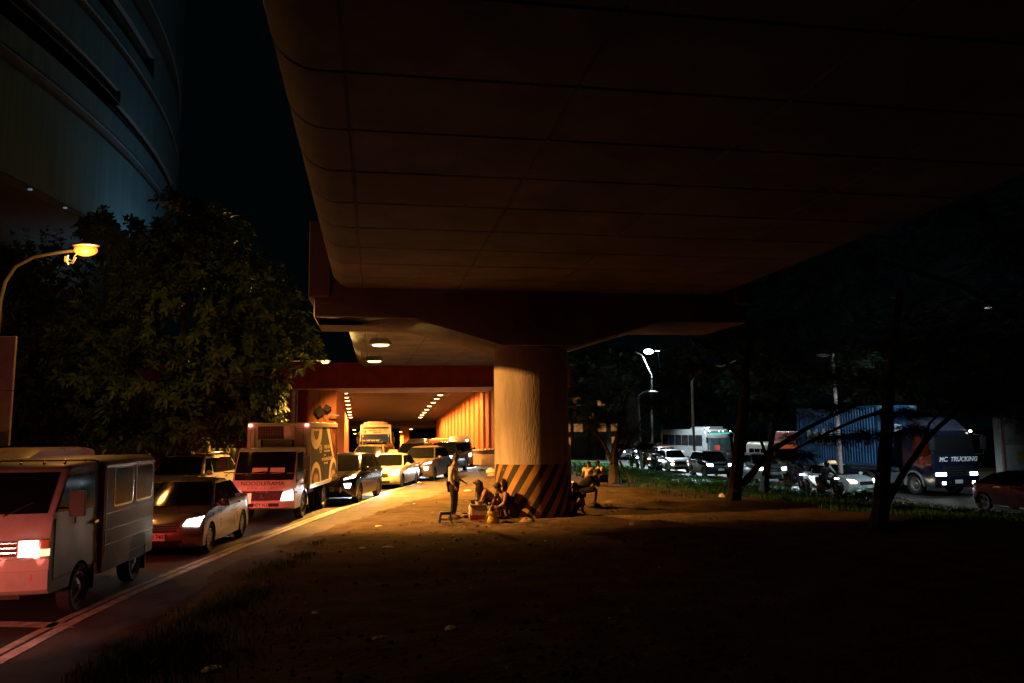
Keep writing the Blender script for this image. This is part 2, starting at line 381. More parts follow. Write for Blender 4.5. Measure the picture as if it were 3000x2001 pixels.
b = MB(); b.loft([[(x, 55, 5.40), (x, 55, 7.2), (x, 58.6, 7.2), (x, 58.6, 5.24)] for x in (-30, -16, -8, 4)]); upobj(b, 'portal_beam', [RED], smooth=0, bevel=.03)
b = MB(); b.loft([[(x, 54.97, 5.385), (x, 58.58, 5.225), (x, 58.58, 5.205), (x, 54.97, 5.365)] for x in (-17, 2)]); upobj(b, 'beam_soffit', PALE, smooth=0)
# ceiling
b = MB(); yy = [58.6, 62, 68, 74, 80, 86, 92, 94]
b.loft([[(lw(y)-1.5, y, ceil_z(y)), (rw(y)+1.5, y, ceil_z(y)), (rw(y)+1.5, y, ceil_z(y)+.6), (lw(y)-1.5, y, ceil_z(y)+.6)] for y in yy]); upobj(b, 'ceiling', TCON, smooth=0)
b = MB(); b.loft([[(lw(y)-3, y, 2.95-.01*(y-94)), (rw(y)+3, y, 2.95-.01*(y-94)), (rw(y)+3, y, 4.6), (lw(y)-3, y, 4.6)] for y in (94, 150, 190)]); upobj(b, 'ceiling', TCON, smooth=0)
b = MB(); b.box((-25, 190, 1), (50, 1, 14)); upobj(b, 'end_wall', mat('end_dark', (.12, .10, .10), .9), smooth=0)
# right wall: parapet, dark slot, ribbed panels
def wall_ribs(fx, y0, y1, side, z0, step, name):
    b = MB(); y = y0; prof = []
    while y < y1:
        prof += [(y, 0), (y+step*.55, 0), (y+step*.56, .34), (y+step*.98, .34)]; y += step
    prof.append((y1, 0))
    rings = [[(fx(yy)+side*dd, yy, z0+road_z(yy)) for yy, dd in prof], [(fx(yy)+side*dd, yy, ceil_z(max(yy, 59))+.05) for yy, dd in prof]]
    b.loft(rings, cap=False, closed=False); return upobj(b, name, ORANGE, smooth=0)
wall_ribs(rw, 55.2, 93.9, 1, 1.25, 2.5, 'ribbed_wall')
b = MB(); b.loft([[(rw(y)-.12, y, road_z(y)-.2), (rw(y)-.05, y, road_z(y)+.95), (rw(y)+.25, y, road_z(y)+.95), (rw(y)+.25, y, road_z(y)-.2)] for y in (54.6, 60, 70, 80, 94)]); upobj(b, 'parapet', mat('parapet_concrete', (.4, .33, .27), .8, var=.35, scale=2, stretch=(1, 1, .3)), smooth=0)
for i in range(24):
    y = 55.2+1.55*i; b = MB(); b.box((rw(y)+.06, y+.2, road_z(y)+1.1), (.3, .42, .5)); upobj(b, 'parapet_post', mat('post_paint', (.62, .55, .5), .7, var=.2), smooth=0)
b = MB(); b.loft([[(rw(y)-.02, y, road_z(y)+1.24), (rw(y)+.3, y, road_z(y)+1.24), (rw(y)+.3, y, road_z(y)+1.36), (rw(y)-.02, y, road_z(y)+1.36)] for y in (54.8, 70, 94)]); upobj(b, 'panel_sill', PALE, smooth=0)
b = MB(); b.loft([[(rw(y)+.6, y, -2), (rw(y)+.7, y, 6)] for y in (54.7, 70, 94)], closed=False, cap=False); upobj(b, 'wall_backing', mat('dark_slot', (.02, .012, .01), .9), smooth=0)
b = MB(); b.loft([[(rw(y)-1.75+.12*max(0, 58-y), y, road_z(y)-.3), (rw(y)-1.75+.12*max(0, 58-y), y, road_z(y)+.16), (rw(y)-.1, y, road_z(y)+.16), (rw(y)-.1, y, road_z(y)-.3)] for y in (54.6, 58, 66, 80, 94)]); upobj(b, 'walkway', WALKC, smooth=0)
# left wall
wall_ribs(lambda y: lw(y), 59.2, 93.9, -1, 0, 2.5, 'ribbed_wall')
b = MB(); b.loft([[(-18, 56.2, -1), (-12.4, 56.2, -1), (-12.4, 59, -1), (-18, 59, -1)], [(-18, 56.2, 5.39), (-12.4, 56.2, 5.39), (-12.4, 59, 5.29), (-18, 59, 5.29)]]); upobj(b, 'portal_pier', ORANGE, smooth=0, bevel=.02)
b = MB()
for x, r in ((-13.9, .05), (-13.55, .11), (-13.25, .05)): b.tube([(x, 56.05, -.5), (x, 56.05, 5.3)], r, 8)
for z in (1.2, 2.6, 4.0): b.box((-13.55, 56.1, z), (.9, .06, .05))
upobj(b, 'conduit', mat('conduit_paint', (.5, .22, .11), .6, var=.3))
b = MB(); b.box((-14.55, 55.7, 2.2), (.42, .5, 6.38)); upobj(b, 'red_post', RED, smooth=0, bevel=.02)
b = MB(); b.loft([[(-30, 55.6, -1), (-14.76, 55.6, -1), (-14.76, 56.15, -1), (-30, 56.15, -1)], [(-30, 55.6, 5.38), (-14.76, 55.6, 5.38), (-14.76, 56.15, 5.38), (-30, 56.15, 5.38)]]); upobj(b, 'side_wall', RED, smooth=0)
b = MB(); b.tube([(-15.25, 55.5, 0), (-15.25, 55.5, 5.3)], .14, 10); b.tube([(-15.0, 55.5, 0), (-15.0, 55.5, 5.3)], .06, 10); upobj(b, 'pale_pipe', mat('pale_pipe', (.55, .5, .5), .6, var=.3, scale=3))
for x, y in ((-27.5, 112), (-29, 118), (-13.8, 104), (-16.5, 120), (-20.3, 130)):
    b = MB(); b.box((x, y, .5), (.7, .7, 6)); upobj(b, 'far_column', mat('far_column_orange', (.6, .2, .06), .8, var=.2), bevel=.03)
# security floodlight on the pier and a bare bracket
e = empty('floodlight', at(942, 1206, 55.4)); tag(e, 'dark double floodlight bracketed to the left pier of the underpass', 'floodlight')
b = MB(); b.box((-.15, 0, 0), (.55, .3, .62), mx=Matrix.Rotation(radians(-38), 3, 'Y')); b.build('lamp_head', BLACK, e, bevel=.03)
b = MB(); b.box((.42, -.1, .22), (.42, .3, .4), mx=Matrix.Rotation(radians(30), 3, 'Y')); b.build('lamp_head', BLACK, e, bevel=.03)
b = MB(); b.tube([(.1, 0, -.1), (.3, .1, -.7), (.1, .3, -.9)], .02, 6); b.tube([(0, .0, .1), (0, .6, .1)], .05, 6); b.build('bracket', STEEL, e)
e = empty('sign_bracket', at(978, 1216, 54.9)); tag(e, 'bare steel bracket arm sticking out from the left underpass pier', 'bracket')
b = MB(); b.box((0, 0, 0), (.75, .14, .1), mx=Matrix.Rotation(radians(6), 3, 'Y')); b.build('arm', STEEL, e)
b = MB(); b.tube([(-.2, 0, -.05), (-.4, .3, -.3), (-.4, .7, -.3)], .025, 6); b.build('stay', STEEL, e)
# lamps along both sides
def tun_lamp(p, label, group, power, arm):
    e = empty('tunnel_lamp', p); tag(e, label, 'lamp', group)
    b = MB(); b.box((0, 0, .14), (.5, .36, .2)); b.build('housing', STEEL, e, bevel=.03)
    b = MB(); b.ball((0, 0, .02), (.22, .18, .05), 14, 6); b.build('lamp_face', LAMPHOT, e)
    b = MB(); b.tube([(0, 0, .2), (arm*.5, 0, .26), (arm, 0, .18)], .03, 6); b.build('arm', STEEL, e)
    light('lamp_light', 'SPOT', (0, 0, -.06), WARM, power, e, (arm*.25, 0, -1), 165, .5, .15)
ORDN = ['first', 'second', 'third', 'fourth', 'fifth', 'sixth', 'seventh', 'eighth', 'last']
lps = [(436, 1188), (445, 1237), (461, 1276), (469, 1319), (477, 1362), (485, 1402), (490, 1432), (500, 1464)]
rps = [(1583, 1162), (1528, 1209), (1486, 1252), (1447, 1295), (1403, 1336), (1373, 1375), (1345, 1408), (1318, 1437), (1300, 1464)]
for side, ps, arm, gap in (('left', lps, -.7, 3.6), ('right', rps, .8, 3.25)):
    for i, (zx, zy) in enumerate(ps):
        d = 61 + gap*i
        nm = 'last' if i == len(ps)-1 else ORDN[i]
        tun_lamp(at(900+zx/3.918, 850+zy/3.918, d), f'{nm} lamp from the portal in the {side} row of the underpass', f'lamps along the {side} side of the underpass', 3300, arm)
for (x, y, d) in ((1038, 1260, 100), (1040, 1271, 118), (1204, 1258, 100), (1174, 1266, 118)):
    tun_lamp(at(x, y, d), {1038: 'far lamp left of the bus roof, the upper one', 1040: 'far lamp left of the bus, the lower one', 1204: 'far single lamp right of the bus, the nearer one', 1174: 'far lamp just right of the bus above an orange column'}[x], 'far lamps deep in the underpass', 6000, .4)
# ------------------------------------------------------------------ vehicles (local axes: x forward, y left, z up)
def wheel(parent, x, y, r, wd=.2, side=1, spokes=5, rim=None, steel=False):
    b = MB(); h = wd/2
    b.lathe([(r*.66, -h*.8), (r*.9, -h), (r*.985, -h*.75), (r, -h*.3), (r, h*.3), (r*.985, h*.75), (r*.9, h), (r*.66, h*.8)], (0, 0, 0), 'Y', 28, cap=False)
    o = b.build('wheel', RUBBER, parent); o.location = (x, y, r)
    b = MB(); s = side; f = h*.72*s
    rim = rim or ALLOY
    b.lathe([(r*.68, f*.2), (r*.7, f*1.05), (r*.62, f*1.1), (r*.6, f*.5)], (0, 0, 0), 'Y', 28, cap=False)
    if steel:
        b.lathe([(r*.6, f*.5), (r*.45, f*.35), (r*.3, f*.9), (r*.16, f*1.0), (r*.14, f*1.35), (.001, f*1.4)], (0, 0, 0), 'Y', 24, cap=False)
    else:
        for k in range(spokes):
            a = 2*pi*k/spokes; m = Matrix.Rotation(a, 3, 'Y')
            for q in (-.06, .06): b.box(m @ V((r*.36, f*.85, q*r*1.6)), (r*.56, abs(f)*.25, r*.09), mx=m @ Matrix.Rotation(q*2.2, 3, 'Y'))
        b.lathe([(r*.17, f*.6), (r*.15, f*1.05), (.001, f*1.08)], (0, 0, 0), 'Y', 14, cap=False)
    b.build('rim', rim, o)
    b = MB(); b.lathe([(r*.64, f*.1), (.001, f*.12)], (0, 0, 0), 'Y', 20, cap=False); b.build('brake_disc', BLACK, o)
    return o
def arch(xc, r, z0, n=9):
    """points of a wheel arch from rear to front seen in a profile drawn front-to-rear along the bottom (rear first)"""
    R = r*1.16; a0 = math.asin(max(-1, min(1, (z0-r)/R)))
    return [(xc + R*cos(t), r + R*sin(t)) for t in [pi-a0 + (a0*2-pi)*k/n for k in range(n+1)]]
class Car:
    def __init__(s, name, label, cat, loc, head, sp, col, group=None, metal=.0, lit=HEADL, beam=None, plate=None, lamps=True, z=0.0, rim=None, wheels=True, tail=False, beamcol=(1, .93, .82), redplate=False, bdist=9.0):
        s.sp = sp; rz = atan2(head[1], head[0]); s.e = e = empty(name, (loc[0], loc[1], z), rz); tag(e, label, cat, group)
        L, W = sp['L'], sp['W']; s.hl, s.hw = L/2, W/2; k = s.k = sp.get('k', .32); pm = paint(col[0], col[1], metal)
        prof = sp['prof']; bot = sp['zb']; r = sp['r']; xf, xr = sp['xf'], sp['xr']
        s.front = [p for p in prof if p[0] > sp['A'][0]-.01]
        per = list(prof) + arch(xr, r, bot)[::1] + arch(xf, r, bot)
        npro = len(prof)
        fs = [-1, -.985, -.93, -.8, -.5, 0, .5, .8, .93, .985, 1]; rings = []
        for f in fs: rings.append([s.bp(x, z, f, i < npro) for i, (x, z) in enumerate(per)])
        b = MB(); b.loft(rings)
        n = len(per)
        for i, fc in enumerate(b.f):
            if len(fc) == 4 and i < (len(fs)-1)*n:
                j = i % n
                if j >= npro-1: b.m[i] = 1
        body = b.build('body', [pm, BLACK], e, smooth=38)
        # cabin shell
        A, B, Cc, D = (V((*p, 0)) for p in (sp['A'], sp['B'], sp['C'], sp['D'])); wb, wt = sp['wb'], sp['wt']; zb0, zt = min(A.y, D.y)-.08, max(B.y, Cc.y)
        def cy(z): return lerp(wb, wt, max(0, (z-A.y)/(zt-A.y)))
        def cp(x, z, f, roof): 
            f2 = f*f; mid = (B.x+Cc.x)/2; sg = 1 if x > mid else -1
            return V((x - sg*.10*f2*(1 if not roof or True else 0), f*cy(z), z - (.055*f2*f2 if roof else 0)))
        cprof = [(A.x+.1, A.y-.09), (A.x, A.y), (B.x+.03, B.y-.03), (B.x-.06, B.y), (lerp(B.x, Cc.x, .35), zt+.025), (lerp(B.x, Cc.x, .7), zt+.02), (Cc.x+.06, Cc.y), (Cc.x-.03, Cc.y-.03), (D.x, D.y), (D.x-.06, D.y-.1)]
        b = MB(); b.loft([[cp(x, z, f, 1 < i < 8) for i, (x, z) in enumerate(cprof)] for f in (-1, -.97, -.85, -.5, 0, .5, .85, .97, 1)])
        b.build('roof', pm, e, smooth=50)
        # glass
        def sheet(name, p0, p1, f0, f1, t0, t1, sgn, mt, off=.014):
            b = MB(); rows = []; nn = V((p1.y-p0.y, -(p1.x-p0.x)))*sgn; nn.normalize()
            for i in range(5):
                t = lerp(t0, t1, i/4); x, z = lerp(p0.x, p1.x, t)+nn.x*off, lerp(p0.y, p1.y, t)+nn.y*off
                rows.append([cp(x, z, lerp(f0, f1, j/8)*(1-.0*t), False) for j in range(9)])
            b.loft(rows, cap=False, closed=False); return b.build(name, mt, e)
        sheet('windshield', A, B, -.93, .93, .02, .9, 1, GLASS)
        sheet('rear_window', D, Cc, -.88, .88, .1, .9, -1, GLASS)
        z0, z1 = A.y + .035, min(B.y, Cc.y) - .09
        for sd in (1, -1):
            xa, xb = [], []
            cuts = sp['cuts']
            def ex(z, rear):
                t = (z-A.y)/(B.y-A.y) if not rear else (z-D.y)/(Cc.y-D.y)
                return lerp(A.x, B.x, t)-.1-.13 if not rear else lerp(D.x, Cc.x, t)+.1+.1
            edges = [None] + cuts + [None]
            for i in range(len(edges)-1):
                pts = []
                lo = lambda z, i=i: ex(z, True) if edges[i+1] is None else edges[i+1]+.035
                hi = lambda z, i=i: ex(z, False) if edges[i] is None else edges[i]-.035
                zbot = max(z0, D.y+.03 if edges[i+1] is None else z0)
                poly = [(hi(zbot), zbot), (hi(z1), z1), (lo(z1), z1), (lo(zbot), zbot)]
                if poly[0][0]-poly[3][0] < .05: poly = [poly[0], poly[1], poly[2]] if poly[1][0]-poly[2][0] > .05 else None
                if not poly: continue
                b = MB(); b.loft([[V((x, sd*(cy(z)+o_), z)) for x, z in poly] for o_ in (-.01, .007)]); b.build('window', GLASS, e, smooth=0)
        # lights and face
        for sd in (1, -1):
            q = sp['lamp']
            s.patch('headlight', [(sd*f, z) for f, z in q], .02, lit if lamps else LENS)
            if 'fog' in sp and lamps: s.patch('fog_light', [(sd*f, z) for f, z in sp['fog']], .02, lit if sp.get('foglit') else LENS)
            t = sp['tail']
            b = MB(); b.loft([[V((-s.hl*tx + o_, sd*s.hw*ty, tz)) for tx, ty, tz in t] for o_ in (-.02, .05)]); b.build('tail_light', TAIL if tail else TAILD, e, smooth=0)
            b = MB(); mxp = sp['mirror']; b.ball((mxp[0], sd*(s.hw+.1), mxp[1]), (.09, .12, .085), 10, 6); b.box((mxp[0], sd*(s.hw-.02), mxp[1]-.05), (.06, .2, .05)); b.build('mirror', pm if sp.get('mirp', 1) else BLACK, e)
            for hx in sp['handles']:
                b = MB(); b.box((hx, sd*(s.yw(sp['hz'])+.012), sp['hz']), (.2, .035, .035)); b.build('door_handle', CHROME, e, bevel=.008)
        for g in sp['grille']: s.patch('grille', g, .008, BLACK)
        for g in sp.get('bars', []): s.patch('grille_bar', g, .025, CHROME)
        if plate is not None: s.plate(plate, sp.get('pz', .5), redplate)
        if wheels:
            for x in (xf, xr):
                for sd in (1, -1): wheel(e, x, sd*(s.hw-.1), r, .2, sd, sp.get('spokes', 5), rim)
        if beam:
            lz = sum(z for f, z in sp['lamp'])/4; lf = sum(f for f, z in sp['lamp'])/4
            for sd in (1, -1):
                p = s.sf(sd*lf, lz); light('headlight_beam', 'SPOT', p+V((.12, 0, 0)), beamcol, beam, e, p+V((bdist*.42, -sd*.1, -lz*.95)), 31, .6, .07)
    def yw(s, z): return s.hw - .07*max(0, z-.6) - .10*max(0, .42-z)
    def bp(s, x, z, f, top):
        a = abs(f); k = s.k*a**3*(abs(x)/s.hl)**5
        x2 = x - math.copysign(k, x)
        dz = (.05 if a >= 1 else .02 if a > .95 else .006 if a > .9 else 0) if top and z > .5 else 0
        return V((x2, f*s.yw(z), z-dz))
    def sf(s, f, z):
        t = sorted([(p[1], p[0]) for p in s.front]); x = interp(t, z); p = s.bp(x, z, f, False); return p
    def patch(s, name, q, off, m, n=6):
        """curved panel laid on the nose; q = four (across, height) corners"""
        b = MB(); rows = []
        for i in range(n+1):
            u = i/n; a = (lerp(q[0][0], q[1][0], u), lerp(q[0][1], q[1][1], u)); c = (lerp(q[3][0], q[2][0], u), lerp(q[3][1], q[2][1], u))
            row = []
            for j in range(n+1):
                t = j/n; p = s.sf(lerp(a[0], c[0], t), lerp(a[1], c[1], t)); row.append(p + V((off, math.copysign(off*.6, p.y) if abs(p.y) > s.hw*.8 else 0, 0)))
            rows.append(row)
        back = [[p - V((.05, 0, 0)) for p in r] for r in rows]
        vs = [p for r in rows for p in r] + [p for r in back for p in r]; N = n+1; o = N*N
        fs = [(i*N+j, i*N+j+1, (i+1)*N+j+1, (i+1)*N+j) for i in range(n) for j in range(n)]
        rim = [j for j in range(N)] + [i*N+n for i in range(1, N)] + [n*N+j for j in range(n-1, -1, -1)] + [i*N for i in range(n-1, 0, -1)]
        fs += [(rim[i], o+rim[i], o+rim[(i+1) % len(rim)], rim[(i+1) % len(rim)]) for i in range(len(rim))]
        b.add(vs, fs); return b.build(name, m, s.e, smooth=40)
    def plate(s, txt, z, red=False):
        p = s.sf(0, z); b = MB(); b.box((p.x+.035, 0, z), (.02, .42, .15)); o = b.build('number_plate', PLATE, s.e, bevel=.006)
        if txt: text('plate_number', txt, .115, INK, o, (p.x+.047, 0, z), (pi/2, 0, pi/2), .002, sx=.9, bold=.002)

SEDAN = dict(L=4.25, W=1.67, zb=.2, r=.30, xf=1.27, xr=-1.28, k=.36,
    prof=[(1.98, .2), (2.09, .27), (2.125, .42), (2.11, .56), (2.06, .68), (1.9, .77), (1.5, .86), (1.0, .93), (.6, .95), (-1.5, .99), (-1.95, .99), (-2.08, .95), (-2.125, .6), (-2.1, .35), (-2.0, .2)],
    A=(1.02, .93), B=(.28, 1.45), C=(-.75, 1.45), D=(-1.55, 1.0), wb=.76, wt=.56, cuts=[-.08, -.92],
    lamp=[(.6, .64), (.66, .75), (.97, .79), (.9, .60)], tail=[(.99, .95, .95), (.97, .62, .92), (.985, .66, .72), (.99, .93, .70)], mirror=(.72, .98), handles=[.0-.1, -1.0], hz=.86,
    grille=[[(-.5, .52), (-.46, .68), (.46, .68), (.5, .52)], [(-.55, .26), (-.6, .36), (.6, .36), (.55, .26)]], bars=[[(-.47, .655), (-.465, .672), (.465, .672), (.47, .655)], [(-.48, .61), (-.48, .62), (.48, .62), (.48, .61)], [(-.49, .57), (-.49, .58), (.49, .58), (.49, .57)]], pz=.44, spokes=7)
MPV = dict(L=4.48, W=1.76, zb=.26, r=.33, xf=1.36, xr=-1.42, k=.34,
    prof=[(2.05, .26), (2.18, .36), (2.235, .55), (2.22, .72), (2.14, .86), (1.95, .96), (1.5, 1.05), (1.1, 1.1), (.6, 1.12), (-1.9, 1.14), (-2.15, 1.1), (-2.235, .8), (-2.2, .4), (-2.05, .26)],
    A=(1.15, 1.09), B=(.42, 1.66), C=(-1.75, 1.64), D=(-2.12, 1.12), wb=.8, wt=.62, cuts=[.05, -.85, -1.55],
    lamp=[(.66, .56), (.6, .72), (.84, .72), (.8, .56)], fog=[(.58, .84), (.6, .885), (.97, .97), (.95, .90)], foglit=True, tail=[(.97, .95, 1.05), (.99, .7, 1.0), (.995, .7, .8), (.985, .95, .75)], mirror=(.85, 1.14), handles=[-.05, -.95], hz=1.0,
    grille=[[(-.42, .62), (-.5, .86), (.5, .86), (.42, .62)], [(-.5, .3), (-.62, .46), (.62, .46), (.5, .3)]], bars=[[(-.5, .83), (-.5, .85), (.5, .85), (.5, .83)], [(.44, .42), (.57, .82), (.59, .82), (.5, .42)], [(-.44, .42), (-.57, .82), (-.59, .82), (-.5, .42)]], pz=.54, spokes=6)
SUV = dict(L=4.7, W=1.83, zb=.3, r=.37, xf=1.4, xr=-1.4, k=.3,
    prof=[(2.1, .3), (2.28, .42), (2.345, .62), (2.34, .85), (2.25, 1.0), (1.9, 1.09), (1.3, 1.14), (.8, 1.15), (-2.0, 1.17), (-2.3, 1.1), (-2.34, .7), (-2.1, .3)],
    A=(1.1, 1.13), B=(.5, 1.74), C=(-1.8, 1.72), D=(-2.2, 1.15), wb=.84, wt=.67, cuts=[.1, -.8, -1.5],
    lamp=[(.58, .82), (.58, .98), (.95, 1.0), (.92, .84)], tail=[(.97, .95, 1.1), (.99, .72, 1.05), (.995, .72, .85), (.985, .95, .8)], mirror=(.9, 1.2), handles=[0, -.9], hz=1.02,
    grille=[[(-.46, .72), (-.5, .98), (.5, .98), (.46, .72)], [(-.5, .38), (-.55, .56), (.55, .56), (.5, .38)]], bars=[[(-.5, .94), (-.5, .97), (.5, .97), (.5, .94)], [(-.47, .82), (-.48, .84), (.48, .84), (.47, .82)]], pz=.62, spokes=6)
CROSS = dict(L=4.13, W=1.77, zb=.27, r=.35, xf=1.24, xr=-1.29, k=.38,
    prof=[(1.85, .27), (2.0, .4), (2.06, .58), (2.04, .76), (1.9, .92), (1.5, 1.0), (1.0, 1.04), (.5, 1.06), (-1.5, 1.12), (-1.95, 1.06), (-2.06, .85), (-2.04, .5), (-1.85, .27)],
    A=(1.0, 1.02), B=(.25, 1.56), C=(-.95, 1.52), D=(-1.78, 1.08), wb=.8, wt=.58, cuts=[-.12, -.95],
    lamp=[(.62, .86), (.6, .96), (.9, 1.0), (.88, .9)], tail=[(.95, .95, 1.08), (.97, .7, 1.0), (.985, .72, .86), (.97, .97, .85)], mirror=(.7, 1.1), handles=[-.1, -.95], hz=.96,
    grille=[[(-.4, .6), (-.5, .82), (.5, .82), (.4, .6)], [(-.55, .32), (-.62, .46), (.62, .46), (.55, .32)]], pz=.52, spokes=5)
VAN = dict(L=5.2, W=1.88, zb=.28, r=.34, xf=1.75, xr=-1.45, k=.26,
    prof=[(2.4, .28), (2.56, .4), (2.6, .62), (2.57, .85), (2.45, 1.02), (2.1, 1.16), (1.7, 1.2), (-2.4, 1.22), (-2.58, 1.1), (-2.6, .6), (-2.4, .28)],
    A=(1.98, 1.17), B=(1.3, 1.86), C=(-2.4, 2.2), D=(-2.52, 1.2), wb=.88, wt=.72, cuts=[.85, -.1, -1.3],
    lamp=[(.62, .82), (.62, 1.0), (.95, 1.03), (.93, .86)], tail=[(.98, .95, 1.2), (.99, .84, 1.2), (.995, .84, .8), (.985, .95, .8)], mirror=(1.85, 1.35), handles=[.95, .1], hz=1.08,
    grille=[[(-.5, .78), (-.5, .95), (.5, .95), (.5, .78)], [(-.6, .38), (-.6, .55), (.6, .55), (.6, .38)]], bars=[[(-.5, .86), (-.5, .88), (.5, .88), (.5, .86)]], pz=.6, spokes=6, mirp=0)
class Cab(Car):
    """forward-control cab: nose profile, flat back"""
    def __init__(s, e, front, roofz, xb, hw, zb, arch_=None, k=.14, tum=.05, m=None, zt0=1.2):
        s.e = e; s.front = front; s.hw = hw; s.hl = front[0][0]; s.k = k; s.tum = tum; s.zt0 = zt0
        per = list(front) + [(front[-1][0]-.18, roofz), (xb+.1, roofz+.015), (xb, roofz-.04), (xb, zb)]; npro = len(per)
        if arch_: per += arch(arch_[0], arch_[1], zb)
        fs = [-1, -.985, -.94, -.82, -.5, 0, .5, .82, .94, .985, 1]; b = MB()
        b.loft([[s.bp(x, z, f, z > roofz-.15, i < len(front)) for i, (x, z) in enumerate(per)] for f in fs]); n = len(per)
        for i, fc in enumerate(b.f):
            if len(fc) == 4 and i < (len(fs)-1)*n and i % n >= npro-1: b.m[i] = 1
        b.build('cab', [m, BLACK], e, smooth=38)
    def yw(s, z): return s.hw*(1-s.tum*max(0, z-s.zt0))
    def bp(s, x, z, f, top, fr=True):
        a = abs(f); x2 = x - (s.k*a**4 if fr else 0)
        dz = (.06 if a >= 1 else .025 if a > .95 else .008 if a > .9 else 0) if top else 0
        return V((x2, f*s.yw(z), z-dz))
    def sf(s, f, z):
        t = [(p[1], p[0]) for p in s.front]; return s.bp(interp(sorted(t), z), z, f, False)
    def side(s, name, poly, sd, m, off=.012):
        b = MB(); b.loft([[V((x, sd*(s.yw(z)+o), z)) for x, z in poly] for o in (-.02, off)]); return b.build(name, m, s.e, smooth=0)
WHITEP = paint('white', (.62, .6, .57))
def beams(e, pts, power, col=(1, .93, .82), dist=9.0, size=58):
    for p in pts:
        p = V(p); light('headlight_beam', 'SPOT', p, col, power, e, p+V((dist*.42, -.1 if p.y > 0 else .1, -p.z*.95)), 31, .6, .07)

